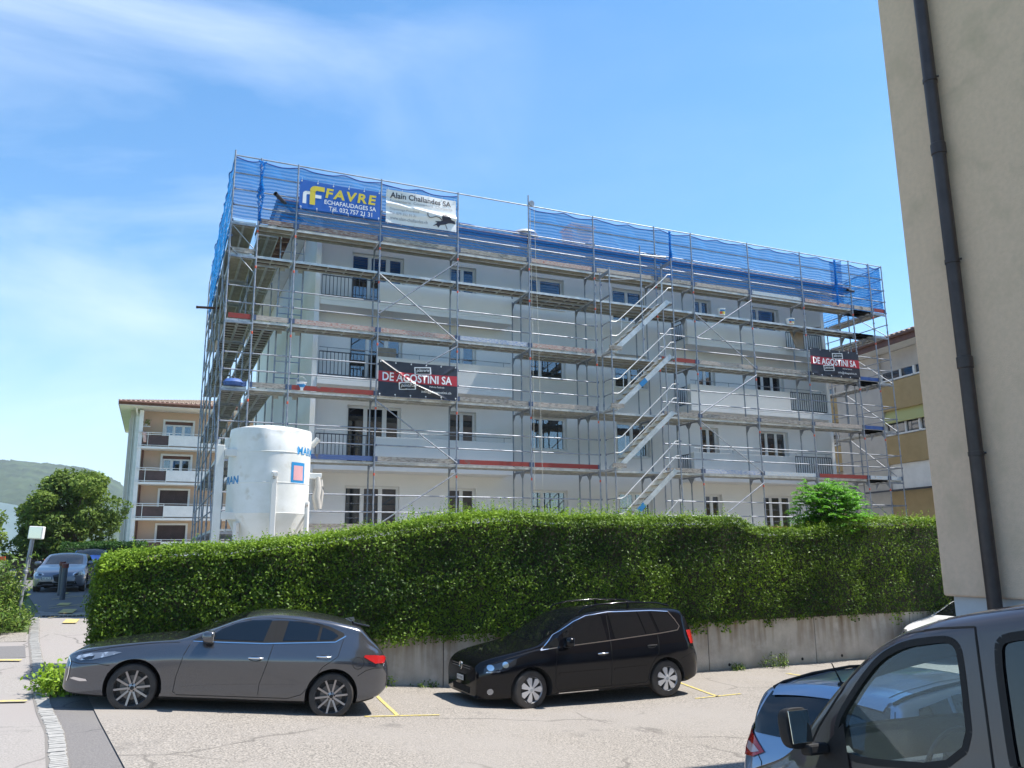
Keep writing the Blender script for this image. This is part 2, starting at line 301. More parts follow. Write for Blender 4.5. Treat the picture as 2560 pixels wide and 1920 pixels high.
def add_cracks(m,scale,col,amt,stain=None):
    nt=m.node_tree;l=nt.links.new;p=nt.nodes['Principled BSDF'];base=p.inputs['Base Color'].links[0].from_socket;tc=N(nt,'ShaderNodeTexCoord')
    nz=N(nt,'ShaderNodeTexNoise');nz.inputs['Scale'].default_value=1.3;nz.inputs['Detail'].default_value=6
    va=N(nt,'ShaderNodeMixRGB');va.inputs[0].default_value=.35;vo=N(nt,'ShaderNodeTexVoronoi',feature='DISTANCE_TO_EDGE');vo.inputs['Scale'].default_value=scale
    r=N(nt,'ShaderNodeMapRange');r.inputs[1].default_value=0;r.inputs[2].default_value=.012;r.inputs[3].default_value=amt;r.inputs[4].default_value=0
    n2=N(nt,'ShaderNodeTexNoise');n2.inputs['Scale'].default_value=.5;r2=N(nt,'ShaderNodeMapRange');r2.inputs[1].default_value=.48;r2.inputs[2].default_value=.56;mu=N(nt,'ShaderNodeMath',operation='MULTIPLY')
    mx=N(nt,'ShaderNodeMixRGB');mx.inputs[2].default_value=(*col,1)
    l(tc.outputs['Object'],nz.inputs['Vector']);l(tc.outputs['Object'],va.inputs[1]);l(nz.outputs['Color'],va.inputs[2]);l(va.outputs[0],vo.inputs['Vector']);l(vo.outputs['Distance'],r.inputs[0])
    l(tc.outputs['Object'],n2.inputs['Vector']);l(n2.outputs[0],r2.inputs[0]);l(r.outputs[0],mu.inputs[0]);l(r2.outputs[0],mu.inputs[1]);l(mu.outputs[0],mx.inputs[0]);l(base,mx.inputs[1]);out=mx.outputs[0]
    if stain:
        n3=N(nt,'ShaderNodeTexNoise');n3.inputs['Scale'].default_value=1.1;n3.inputs['Detail'].default_value=3;r3=N(nt,'ShaderNodeMapRange');r3.inputs[1].default_value=.66;r3.inputs[2].default_value=.74;r3.inputs[4].default_value=.55
        m3=N(nt,'ShaderNodeMixRGB');m3.inputs[2].default_value=(*stain,1);l(tc.outputs['Object'],n3.inputs['Vector']);l(n3.outputs[0],r3.inputs[0]);l(r3.outputs[0],m3.inputs[0]);l(out,m3.inputs[1]);out=m3.outputs[0]
    l(out,p.inputs['Base Color'])
add_cracks(M['asphalt_light'],.45,(.09,.08,.07),.65,(.12,.11,.10));add_cracks(M['asphalt_road'],.6,(.07,.065,.06),.7,(.13,.12,.11));add_cracks(M['asphalt_dark'],.8,(.04,.04,.04),.7)
add_cracks(M['sandwall'],.3,(.36,.27,.18),.22)
def concrete_mat():
    m=pbr('streaked_concrete',(.50,.45,.38),.95,0,col2=(.38,.34,.29),nscale=1.6,nlo=.38,nhi=.62,bump=.006,bscale=25,c3=(.56,.51,.45),c3s=3)
    nt=m.node_tree;l=nt.links.new;p=nt.nodes['Principled BSDF'];base=p.inputs['Base Color'].links[0].from_socket
    tc=N(nt,'ShaderNodeTexCoord');mp=N(nt,'ShaderNodeMapping');mp.inputs['Scale'].default_value=(6,1,.5)
    nz=N(nt,'ShaderNodeTexNoise');nz.inputs['Scale'].default_value=1.;nz.inputs['Detail'].default_value=6
    sx=N(nt,'ShaderNodeSeparateXYZ');zr=N(nt,'ShaderNodeMapRange');zr.inputs[1].default_value=.2;zr.inputs[2].default_value=1.12
    r=N(nt,'ShaderNodeMapRange');r.inputs[1].default_value=.44;r.inputs[2].default_value=.68
    mu=N(nt,'ShaderNodeMath',operation='MULTIPLY');mx=N(nt,'ShaderNodeMixRGB');mx.inputs[2].default_value=(.17,.11,.055,1)  # brown vertical streaks, stronger towards the top of the wall
    l(tc.outputs['Object'],mp.inputs[0]);l(mp.outputs[0],nz.inputs['Vector']);l(tc.outputs['Object'],sx.inputs[0]);l(sx.outputs[2],zr.inputs[0]);l(nz.outputs[0],r.inputs[0]);l(r.outputs[0],mu.inputs[0]);l(zr.outputs[0],mu.inputs[1]);l(mu.outputs[0],mx.inputs[0]);l(base,mx.inputs[1])
    z2=N(nt,'ShaderNodeMapRange');z2.inputs[1].default_value=.22;z2.inputs[2].default_value=.0;z2.inputs[3].default_value=0;z2.inputs[4].default_value=.75
    m2=N(nt,'ShaderNodeMixRGB');m2.inputs[2].default_value=(.20,.18,.10,1);mu2=N(nt,'ShaderNodeMath',operation='MULTIPLY')  # olive brown tone, stronger towards the wall foot
    l(sx.outputs[2],z2.inputs[0]);l(z2.outputs[0],mu2.inputs[0]);l(nz.outputs[0],mu2.inputs[1]);l(mu2.outputs[0],m2.inputs[0]);l(mx.outputs[0],m2.inputs[1]);l(m2.outputs[0],p.inputs['Base Color'])
    return m
M['concrete']=concrete_mat()

# ---------------------------------------------------------------- ground
def ipl(v,xs,ys): return float(np.interp(v,xs,ys))
def sst(t): t=max(0.,min(1.,t)); return t*t*(3-2*t)
def gz(x,y):
    b=ipl(x,[-30,-3,-1,0,2.66,6,8,40],[.95,.72,.66,.6,.35,.04,0,0])+.158*max(0,min(12,5.3-y))*(1-.75*sst((1.5-x)/3))
    s=sst((.5-x)/1.5)
    return b+s*ipl(y,[15,24,34,60,120],[0,.42,.62,.9,1.2])
def sheet(name,xs,ys,mat,off=0.,zf=gz,parent=None,kind='structure',wx=None):
    # grid strip; wx(x,y) may bend it
    vs=[];fs=[];nx,ny=len(xs),len(ys)
    for y in ys:
        for x in xs:
            X=x if wx is None else wx(x,y)
            vs.append((X,y,zf(X,y)+off))
    for j in range(ny-1):
        for i in range(nx-1): fs.append((j*nx+i,j*nx+i+1,(j+1)*nx+i+1,(j+1)*nx+i))
    me=bpy.data.meshes.new(name);me.from_pydata(vs,[],fs);o=link(name,me,parent,[mat],180)
    if kind:o['kind']=kind
    return o
def lin(a,b,n): return list(np.linspace(a,b,n))
sheet('ground',[-3000,-800,-200,-60,-20]+lin(-10,10,41)+lin(12,40,15)+[80,250,800,3000],[-800,-200,-50,-20,-8]+lin(-4,16,41)+lin(17,60,44)+[80,120,250,800,3500],M['grass'],-.03)
GUT=[(-.62,8.2),(-.63,9.65),(-.84,11.5),(-1.09,12.92),(-1.36,14.74),(-1.76,17.8),(-2.12,20.4),(-2.80,26.5)]  # right edge of the stone gutter
def gut(y): return ipl(y,[p[1] for p in GUT],[p[0] for p in GUT]) if y>8.2 else -.62+(8.2-y)*-.02
def patch(y): return ipl(y,[2,9.56,12.23,12.98,15.2,24],[.9,-.12,-.50,-.60,-.9,-1.5])
yy=lin(-3,15.98,60)
# coarse pale asphalt of the parking lot
sheet('parking_lot',lin(0,1,90),yy,M['asphalt_light'],.012,wx=lambda t,y: patch(y)+t*(30-patch(y)) if t<1 else 30)
sheet('asphalt_patch',lin(0,1,14),lin(-3,14.4,50),M['asphalt_dark'],-.004,wx=lambda t,y: gut(y)+t*(patch(y)+.3-gut(y)))
sheet('driveway',lin(0,1,8),lin(14.4,26.2,40),M['asphalt_road'],-.008,wx=lambda t,y: gut(y)+t*(.6-gut(y)))
sheet('road',lin(0,1,14),lin(-3,21.4,60),M['asphalt_road'],-.006,wx=lambda t,y: -14+t*(gut(y)-.10+14))
sheet('pale_patch',lin(0,1,4),lin(20.2,21.6,6),M['asphalt_light'],.002,wx=lambda t,y: -6.5+t*(gut(y)-.22+6.5))
sheet('dark_road_patch',lin(0,1,4),lin(18.1,19.6,6),M['asphalt_lane'],.001,wx=lambda t,y: -7.5+t*(gut(y)-.25+7.5)+.4*math.sin(y*2)*(1-t))
sheet('lane',lin(0,1,8),lin(26.2,75,60),M['asphalt_lane'],.0,wx=lambda t,y: (gut(26)-.0-(y-26)*.16)+t*(3.6 if y<45 else 4.2))
sheet('pavement_seam',[0,1],lin(26.05,26.35,3),M['cobble'],.006,wx=lambda t,y: -2.8+t*2.2)
sheet('terrace_ground',[-.95,-.35,2,6,12,20,30,45,80],[16.25,18,20,23,26,40,70,120],M['gravel'],0,zf=lambda x,y:(1.32+.006*max(0,y-24)) if x>-.5 else gz(x,y)-.05)
# stone gutter: two rows of cobbles set in mortar
mb=MB();mb.mi=0
ygs=lin(-3,26,120)
for a,b in zip(ygs[:-1],ygs[1:]): mb.quad((gut(a)-.19,a,gz(gut(a),a)+.004),(gut(a)+.02,a,gz(gut(a),a)+.004),(gut(b)+.02,b,gz(gut(b),b)+.004),(gut(b)-.19,b,gz(gut(b),b)+.004))
mb.mi=1;y=3.;rg=random.Random(3)
while y<25.5:
    l=rg.uniform(.075,.11) if y<16 else .12
    x=gut(y)+rg.uniform(-.006,.006);w=rg.uniform(.155,.17);z=gz(x,y)+rg.uniform(.010,.016)
    j=lambda:rg.uniform(-.007,.007)
    q=[(x-w+j(),y+j(),z),(x+j(),y+j(),z),(x+j(),y+l-.018+j(),z),(x-w+j(),y+l-.018+j(),z)]
    k=[(x-w-.008,y-.005,z-.03),(x+.008,y-.005,z-.03),(x+.008,y+l-.012,z-.03),(x-w-.008,y+l-.012,z-.03)]
    mb.add(q+k,[(0,1,2,3),(4,5,1,0),(5,6,2,1),(6,7,3,2),(7,4,0,3)])
    y+=l
tag(mb.build('gutter',[M['grout'],M['cobble']],fix=False),kind='structure')
def stripe(name,pts,w,off=.02):
    mb=MB()
    for (x0,y0),(x1,y1) in pts:
        d=Vector((x1-x0,y1-y0,0));n=Vector((-d.y,d.x,0)).normalized()*w/2;k=max(1,int(d.length/.4))
        for i in range(k):
            a=Vector((x0,y0,0))+d*i/k;b=Vector((x0,y0,0))+d*(i+1)/k
            q=[a-n,b-n,b+n,a+n];mb.quad(*[(p.x,p.y,gz(p.x,p.y)+off) for p in q])
    return tag(mb.build(name,M['yellow'],fix=False),kind='structure')
stripe('parking_marking',[((3.74,14.9),(3.55,12.62)),((3.02,12.53),(4.25,12.76))],.068)
stripe('parking_marking',[((10.2,15.1),(9.84,13.18)),((9.35,13.2),(10.42,13.25))],.068)
stripe('parking_marking',[((16.9,12.1),(13.2,12.9)),((13.0,14.9),(13.2,12.9))],.10)
stripe('road_marking',[((-3.6,18.02),(-2.08,17.72))],.14);stripe('road_marking',[((-3.2,14.1),(-1.5,13.84))],.14)
for a,b in (((-2.95,30.9),(-1.6,34.0)),((-3.1,33.1),(-1.7,31.8)),((-2.66,27.2),(-1.45,30.0)),((-2.75,28.2),(-1.5,28.2)),((-2.35,24.3),(-1.1,26.2)),((-2.4,25.2),(-1.2,24.9))):
    stripe('lane_marking',[(a,b)],.05)
def plate(x,y,w,l): stripe('lane_marking',[((x,y-l/2),(x+.02,y+l/2))],w)
plate(-2.42,28.9,.32,.9);plate(-2.10,26.3,.36,1.3);plate(-1.78,23.5,.30,.8);plate(-2.9,34.0,.3,.8)
mb=MB()
for i in range(14):
    x=-2.55+i*.1
    mb.box(x,x+.07,24.78,24.98,gz(x,24.9)+.004,gz(x,24.9)+.02)
tag(mb.build('drain_grate',M['rim_dark']),'long narrow drain grate across the driveway below the yellow marks','drain')
# hills
def hill(name,x0,x1,y,prof,mat,depth,seed):
    rg=np.random.RandomState(seed);nx,ny=240,40;vs=[];fs=[]
    ph=rg.rand(6)*9
    for j in range(ny):
        t=j/(ny-1)
        for i in range(nx):
            x=x0+(x1-x0)*i/(nx-1)
            h=ipl(x,prof[0],prof[1])
            sh=math.sin(min(1,t*1.02)*math.pi/2)
            b=sum(math.sin(x*k*.011+ph[k%6]+t*k)*3/k for k in range(1,9))
            z=h*sh*(1+.0)+b*sh+ (rg.rand()-.5)*5*sh
            vs.append((x+ (rg.rand()-.5)*6,y+depth*t+math.sin(x*.01)*30*(1-t),z))
    for j in range(ny-1):
        for i in range(nx-1): fs.append((j*nx+i,j*nx+i+1,(j+1)*nx+i+1,(j+1)*nx+i))
    me=bpy.data.meshes.new(name);me.from_pydata(vs,[],fs);o=link(name,me,None,[mat],180);o['kind']='structure';return o
hill('wooded_hill',-900,130,1000,([-900,-300,-160,-100,-60,-20,60,130],[150,150,147,135,112,78,48,30]),M['hill'],500,1)
hill('distant_hills',-2600,3500,3600,([-2600,-600,-200,100,700,3500],[300,290,265,255,215,200]),M['farhill'],900,2)
sheet('valley_field',[-900,-400,-100,-20,10],[125,300,600,1100],M['grass'],.2)

# ---------------------------------------------------------------- vegetation helpers
nprs=np.random.RandomState(5)
def leaves(name,P,Nn,size,mat,parent=None,aspect=.5,spread=.9,seed=0,tint=None,droop=0.):
    # one rhombic leaf per point, facing roughly along its normal
    rs=np.random.RandomState(seed);n=len(P);P=np.asarray(P,float);Nn=np.asarray(Nn,float)
    nn=Nn+rs.normal(0,spread,(n,3));nn/=np.linalg.norm(nn,axis=1)[:,None]+1e-9
    t=rs.normal(0,1,(n,3));t[:,2]-=droop;t-=nn*(t*nn).sum(1)[:,None];t/=np.linalg.norm(t,axis=1)[:,None]+1e-9
    b=np.cross(nn,t);s=(size*rs.uniform(.6,1.35,n))[:,None]
    fold=nn*s*.12
    V=np.stack([P-t*s*.5,P+b*s*aspect*.5+fold,P+t*s*.5,P-b*s*aspect*.5+fold],1).reshape(-1,3)
    me=bpy.data.meshes.new(name);me.vertices.add(4*n);me.vertices.foreach_set('co',V.ravel())
    me.loops.add(4*n);me.loops.foreach_set('vertex_index',np.arange(4*n,dtype=np.int32))
    me.polygons.add(n);me.polygons.foreach_set('loop_start',np.arange(0,4*n,4,dtype=np.int32));me.polygons.foreach_set('loop_total',np.full(n,4,dtype=np.int32))
    me.update(calc_edges=True)
    a=me.attributes.new('tint','FLOAT','FACE');tv=rs.uniform(0,1,n)**1.6 if tint is None else np.clip(tint+rs.uniform(-.22,.22,n),0,1)
    a.data.foreach_set('value',tv.astype(np.float32));me.materials.append(mat)
    o=bpy.data.objects.new(name,me);COL.objects.link(o)
    if parent is not None:o.parent=parent
    return o
def vnoise(P,sc,seed=0):
    # cheap smooth 3d noise from sines
    rs=np.random.RandomState(seed);v=np.zeros(len(P))
    for k in range(7):
        d=rs.normal(0,1,3);d/=np.linalg.norm(d);f=sc*(1+k*.55);v+=np.sin(P@d*f+rs.rand()*6.3)/(1+.35*k)
    return v/2.6
def clump(name,c,r,n,size,mat,parent,seed,aspect=.5,tint=None,lo=.55,sc=2.5,flat=0.):
    # leafy blob with gaps: points in a noisy ellipsoidal shell
    rs=np.random.RandomState(seed);d=rs.normal(0,1,(int(n*1.7),3));d/=np.linalg.norm(d,axis=1)[:,None]
    rr=rs.uniform(lo,1,len(d))**.7;P=d*rr[:,None]*(1+.22*vnoise(d,4,seed))[:,None]
    keep=vnoise(P*np.array(r),sc,seed+9)>-.35;P=P[keep][:n];d=d[keep][:n]
    P=P*np.array(r)+np.array(c);dn=d*.7+np.array([0,0,.6])
    return P,dn
def tree(name,loc,label,cat,h,rx,blobs,n,leaf,mat,seed,trunkh=None,r0=.16,group=None,aspect=.5,tmat=None):
    t=thing(name,loc,label,cat,group);rg=random.Random(seed);mb=MB()
    th=trunkh or h*.75
    mb.tube([(0,0,-.2),(0.03*h*.3,0,th*.4),(-.02*h*.3,.02,th*.75),(0,0,th)],r0,10,rs=[r0*1.3,r0,r0*.7,r0*.25])
    PP=[];NN=[];TT=[]
    for i in range(blobs):
        a=rg.uniform(0,6.28);q=rg.uniform(0,1);zz=h*(.22+.74*rg.random()**.85);f=max(.12,math.sqrt(max(0,1-((zz/h-.45)/.56)**2)))
        rad_=rx*f*math.sqrt(q)*.85;c=(rad_*math.cos(a),rad_*math.sin(a),zz);br=rx*rg.uniform(.22,.42)
        mb.tube([(0,0,max(.15*h,zz*.55)),(c[0]*.5,c[1]*.5,zz*.8),c],.03,5,rs=[r0*.35,r0*.2,.01])
        P,D=clump('',c,(br,br,br*.75),n//blobs,leaf,mat,None,seed*50+i)
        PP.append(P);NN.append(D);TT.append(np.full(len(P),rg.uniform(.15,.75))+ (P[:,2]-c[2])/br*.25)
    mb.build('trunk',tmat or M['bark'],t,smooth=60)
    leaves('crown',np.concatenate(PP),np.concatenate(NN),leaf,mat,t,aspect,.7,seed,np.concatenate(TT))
    return t

# ---------------------------------------------------------------- retaining wall and hedge
tw=thing('retaining_wall',(-1,16,0),'long low streaked concrete retaining wall under the hedge','wall')
joints=[-.7,2.2,5.4,8.6,11.75,14.9,18.1,21.3,24.5]
for a,b in zip(joints[:-1],joints[1:]):
    zt=1.10;mb=MB();mb.box(a+1+.008,b+1-.008,-.02,.22,-.3,zt);bevel(mb.build('wall_panel',M['concrete'],tw),.012,2)
mb=MB();mb.box(.32,25.4,.0,.18,-.3,1.08);mb.build('joint_filler',M['darkhole'],tw)
mb=MB()
for x in (9.5,11.35,13.3,15.45,16.7): mb.lathe([(.0,-.024),(.035,-.024),(.04,0)],10,(x,0,.10+.04*(x%1)),'y')
mb.build('weep_hole',M['darkhole'],tw)
HX=[-1.15,-.6,.3,1.4,2.9,4.5,5.4,6.7,7.8,9.1,10.4,12.7,13.2,14.8,15.6,16.4,17,18.2,19.6,22,24.5]
HZ=[2.55,2.66,2.80,2.84,3.00,3.20,3.36,3.48,3.42,3.42,3.40,3.44,3.20,3.15,3.30,3.45,3.42,3.45,3.42,3.4,3.4]
def htop(x): return np.interp(x,HX,HZ)
th=thing('clipped_hedge',(0,16,1.1),'long dense clipped green hedge growing along the top of the retaining wall','hedge')
rs=np.random.RandomState(11)
def hedge_pts(n,face):
    if face=='front':
        x=rs.uniform(-.85,24,n);x=x[rs.rand(len(x))<np.interp(x,[-1.2,6,16,24],[1,.85,.55,.35])];u=rs.rand(len(x))
        zb=np.interp(x,[-1.2,0,3,9,12,24],[.75,.9,1.02,1.05,1.15,1.12])-.12*rs.rand(len(x));z=zb+(htop(x)-zb)*u
        P=np.stack([x,np.full(len(x),-.18),z-1.1],1)
        bul=.10*vnoise(P,2.2,3)+.05*vnoise(P,7,4)+.16*np.sin(u*math.pi)*.5+.10*rs.normal(0,.5,len(x))-.20*np.clip((.22-u)/.22,0,1)*-1*0
        P[:,1]-=bul-.10*rs.rand(len(x))**2; P[:,1]+=.10*np.clip(u-.9,0,1)*10*.25
        return P,np.tile([0.05,-1,.35],(len(x),1)),u
    if face=='top':
        x=rs.uniform(-.85,24,n);x=x[rs.rand(len(x))<np.interp(x,[-1.2,6,16,24],[1,.85,.6,.4])];y=rs.uniform(-.2,1.25,len(x))
        P=np.stack([x,y,htop(x)-1.1+0*x],1);P[:,2]+=.07*vnoise(P,3,5)+.04*vnoise(P,9,6)+rs.normal(0,.035,len(x))
        return P,np.tile([.1,-.25,1],(len(x),1)),np.ones(len(x))
    if face=='edge':
        x=rs.uniform(-.85,24,n);x=x[rs.rand(len(x))<np.interp(x,[-1.2,6,16,24],[1,.85,.6,.4])];a=rs.uniform(-.1,math.pi/2+.1,len(x));r=.20+.03*rs.normal(0,1,len(x))
        P=np.stack([x,-.06-r*np.cos(a)-.04*vnoise(np.stack([x,0*x,0*x],1),4,7),htop(x)-1.1-.20+r*np.sin(a)],1)
        return P,np.stack([0*x+.05,-np.cos(a),np.sin(a)+.3],1),np.ones(len(x))
    y=rs.uniform(-.2,1.3,n);z=rs.uniform(.5,htop(-.8),n);P=np.stack([np.full(n,-.85),y,z-1.1],1);P[:,0]-=.10*vnoise(P,3,8)+rs.normal(0,.05,n)
    return P,np.tile([-1,-.1,.3],(n,1)),(z-.5)/2
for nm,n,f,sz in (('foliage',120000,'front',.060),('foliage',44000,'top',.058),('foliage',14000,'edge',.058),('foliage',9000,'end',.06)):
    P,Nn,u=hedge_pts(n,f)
    tint=.20+.26*vnoise(P,1.3,21)+.16*vnoise(P,5.,22)+(.30*np.clip((u-.80)/.2,0,1) if f=='front' else 0)+(.38 if f in('top','edge') else 0)  # paler leaves along the top: young growth, plus sunlight painted into the tint
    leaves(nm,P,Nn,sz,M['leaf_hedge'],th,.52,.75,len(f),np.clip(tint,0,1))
# young pale shoots standing out of the top
PP=[];DD=[]
for i in range(4200):
    x=rs.uniform(-.8,24);
    if rs.rand()>np.interp(x,[-1,1,3,6,9,12,16,24],[.55,.6,.8,1,.9,.75,.6,.5]): continue
    y=rs.uniform(-.22,1.1);h=abs(rs.normal(0,.10))+.03;h*=1.5 if 4.5<x<10.5 else 1;lx,ly=rs.normal(0,.05,2);k=int(3+h*26)
    t=np.linspace(0,1,k);P=np.stack([x+lx*t,y+ly*t,htop(x)-1.1-.03+h*t],1)+rs.normal(0,.014,(k,3));PP.append(P);DD.append(rs.normal(0,.6,(k,3))+[0,-.3,.4])
leaves('young_shoots',np.concatenate(PP),np.concatenate(DD),.046,M['leaf_new'],th,.5,.5,31)
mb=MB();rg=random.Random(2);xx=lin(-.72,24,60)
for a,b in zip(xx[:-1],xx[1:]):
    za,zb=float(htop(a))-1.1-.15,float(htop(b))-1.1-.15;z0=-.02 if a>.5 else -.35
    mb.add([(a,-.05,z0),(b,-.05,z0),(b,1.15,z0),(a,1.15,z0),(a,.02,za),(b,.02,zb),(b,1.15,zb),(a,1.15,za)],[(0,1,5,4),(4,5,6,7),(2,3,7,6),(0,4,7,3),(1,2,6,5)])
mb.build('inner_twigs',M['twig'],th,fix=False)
# ivy spilling over the wall top
PP=[]
for i in range(46):
    x=rs.choice([rs.uniform(9.2,12.8),rs.uniform(4,22)]);l=abs(rs.normal(0,.16))+.05;k=int(14+l*110);t=rs.rand(k)
    PP.append(np.stack([x+rs.normal(0,.09,k),-.06-.05*rs.rand(k),.04-l*t],1))
leaves('hanging_ivy',np.concatenate(PP),np.tile([0,-1,.3],(sum(map(len,PP)),1)),.055,M['leaf_hedge'],th,.8,.5,33)

# leafy seedling tree in the hedge
t=thing('ash_sapling',(16.25,16.5,3.0),'bright green bushy sapling growing up through the hedge','tree')
mb=MB();PP=[];DD=[]
for i in range(120):
    a=rs.uniform(0,6.28);q=math.sqrt(rs.rand());H=rs.uniform(-.1,1.30);rr_=1.05*q*math.sqrt(max(.05,1-((H-.5)/.95)**2));c=np.array([rr_*math.cos(a),rr_*.75*math.sin(a),H])
    mb.tube([(0,0,-1.0),(c[0]*.35,c[1]*.35,H*.35),tuple(c)],.01,4,rs=[.02,.012,.003])
    for j in range(9):
        d=rs.normal(0,1,3);d[2]=abs(d[2])*.5;d/=np.linalg.norm(d);base=c+rs.normal(0,.07,3)
        for s_ in np.linspace(.05,.26,6):
            for sg in (-1,1):
                w=np.cross(d,[0,0,1])*sg*.035;PP.append(base+d*s_+w+[0,0,-s_*s_*1.2]);DD.append([0.2,-.4,1])
mb.build('stem',M['twig'],t,smooth=60);leaves('crown',PP,DD,.098,M['leaf_ash'],t,.38,.35,41)
def plant(name,loc,label,n,r,h,size,mat,seed,cat='plant',group=None,parent=None,aspect=.4,tint=None):
    t=thing(name,loc,label,cat,group);rs_=np.random.RandomState(seed);mb=MB();PP=[];DD=[]
    st=max(5,n//22)
    for i in range(st):
        a=rs_.uniform(0,6.28);q=math.sqrt(rs_.rand())*r;H=h*rs_.uniform(.45,1);b=np.array([q*math.cos(a),q*math.sin(a),0]);lean=b*rs_.uniform(.1,.6)+rs_.normal(0,.05,3)*h
        top=b+lean+[0,0,H];mb.tube([tuple(b-[0,0,.05]),tuple((b+top)/2+[0,0,.03]),tuple(top)],.004,4)
        k=n//st;tt=rs_.uniform(.15,1,k)[:,None];P=b+(top-b)*tt+rs_.normal(0,size*.75,(k,3));P[:,2]=np.maximum(P[:,2],.01);PP.append(P);DD.append(rs_.normal(0,.5,(k,3))+[0,-.2,.8])
    mb.build('stems',M['twig'],t);leaves('foliage',np.concatenate(PP),np.concatenate(DD),size,mat,t,aspect,.5,seed,tint)
    return t
g0=lambda x,y:(x,y,gz(x,y))
plant('verge_bush',g0(-4.05,23.3),'tall shaggy green bush at the left edge behind the mirror pole',9000,.95,1.6,.11,M['leaf_weed'],51,'bush')
plant('verge_weeds',g0(-3.35,21.9),'low yellow green weeds around the foot of the mirror pole',3400,.72,.55,.09,M['leaf_weed'],52)
plant('verge_weeds',g0(-3.45,25.6),'narrow strip of weeds between the mirror pole and the lane',1600,.32,.7,.08,M['leaf_weed'],53)
plant('dry_grass_tuft',g0(-3.75,21.6),'dry straw coloured grass tuft at the lower left verge',900,.35,.5,.10,M['leaf_dry'],54)
plant('ivy_clump',g0(-1.02,14.6),'leafy ivy clump on the ground in front of the grey hatchback',1500,.42,.42,.075,M['leaf_hedge'],55,tint=.75,aspect=.75)
plant('weed_tuft',(12.45,15.85,.0),'low green weed tuft at the wall foot nearest the black minivan',260,.18,.14,.05,M['leaf_weed'],56,group='weeds along the wall foot')
plant('weed_tuft',(13.6,15.85,.0),'taller yellow flowering weed at the wall foot beyond the parking mark',620,.4,.36,.05,M['leaf_weed'],57,group='weeds along the wall foot')
plant('weed_tuft',(4.9,15.85,.13),'small weed tuft at the wall foot between the two parked cars',200,.25,.12,.05,M['leaf_weed'],58,group='weeds along the wall foot')
plant('weed_tuft',(4.0,15.88,.22),'yellowish weeds behind the tail of the grey hatchback',300,.3,.15,.05,M['leaf_new'],59,group='weeds along the wall foot')
# stray hedge branch poking at the hatchback bonnet
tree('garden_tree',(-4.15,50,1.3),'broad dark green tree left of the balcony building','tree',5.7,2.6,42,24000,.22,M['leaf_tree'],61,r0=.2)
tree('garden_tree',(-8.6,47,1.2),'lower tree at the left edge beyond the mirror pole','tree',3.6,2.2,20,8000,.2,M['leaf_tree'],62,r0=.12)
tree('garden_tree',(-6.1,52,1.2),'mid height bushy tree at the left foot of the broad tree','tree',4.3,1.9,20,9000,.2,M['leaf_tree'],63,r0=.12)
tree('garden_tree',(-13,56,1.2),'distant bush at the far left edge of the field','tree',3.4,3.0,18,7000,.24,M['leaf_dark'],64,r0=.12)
t=thing('far_hedge',(-2.3,44.5,1.45),'rounded clipped hedge in front of the balcony building','hedge')
n=16000;x=rs.uniform(-1.75,1.9,n);a=rs.uniform(0,math.pi,n);P=np.stack([x,-.65*np.cos(a),.25+1.55*np.sin(a)**.55],1);P+=rs.normal(0,.04,(n,3));P[:,2]*=1+.04*vnoise(P,3,2)
leaves('foliage',P,np.stack([0*x,-np.cos(a),np.sin(a)],1),.085,M['leaf_dark'],t,.5,.6,71)
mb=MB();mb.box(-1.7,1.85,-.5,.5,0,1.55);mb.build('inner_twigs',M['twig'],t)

# ---------------------------------------------------------------- building helpers
def holed_wall(mb,x0,x1,z0,z1,yf,th,holes):
    # wall in the xz plane with real openings (front at yf, back at yf+th)
    X=sorted({x0,x1}|{h[0] for h in holes}|{h[1] for h in holes});Z=sorted({z0,z1}|{h[2] for h in holes}|{h[3] for h in holes})
    sol=lambda i,j: 0<=i<len(X)-1 and 0<=j<len(Z)-1 and not any(h[0]<=(X[i]+X[i+1])/2<=h[1] and h[2]<=(Z[j]+Z[j+1])/2<=h[3] for h in holes)
    for i in range(len(X)-1):
        for j in range(len(Z)-1):
            if not sol(i,j): continue
            a,b,c,d=X[i],X[i+1],Z[j],Z[j+1];y2=yf+th
            mb.quad((a,yf,c),(b,yf,c),(b,yf,d),(a,yf,d));mb.quad((b,y2,c),(a,y2,c),(a,y2,d),(b,y2,d))
            if not sol(i-1,j): mb.quad((a,y2,c),(a,yf,c),(a,yf,d),(a,y2,d))
            if not sol(i+1,j): mb.quad((b,yf,c),(b,y2,c),(b,y2,d),(b,yf,d))
            if not sol(i,j-1): mb.quad((a,y2,c),(b,y2,c),(b,yf,c),(a,yf,c))
            if not sol(i,j+1): mb.quad((a,yf,d),(b,yf,d),(b,y2,d),(a,y2,d))
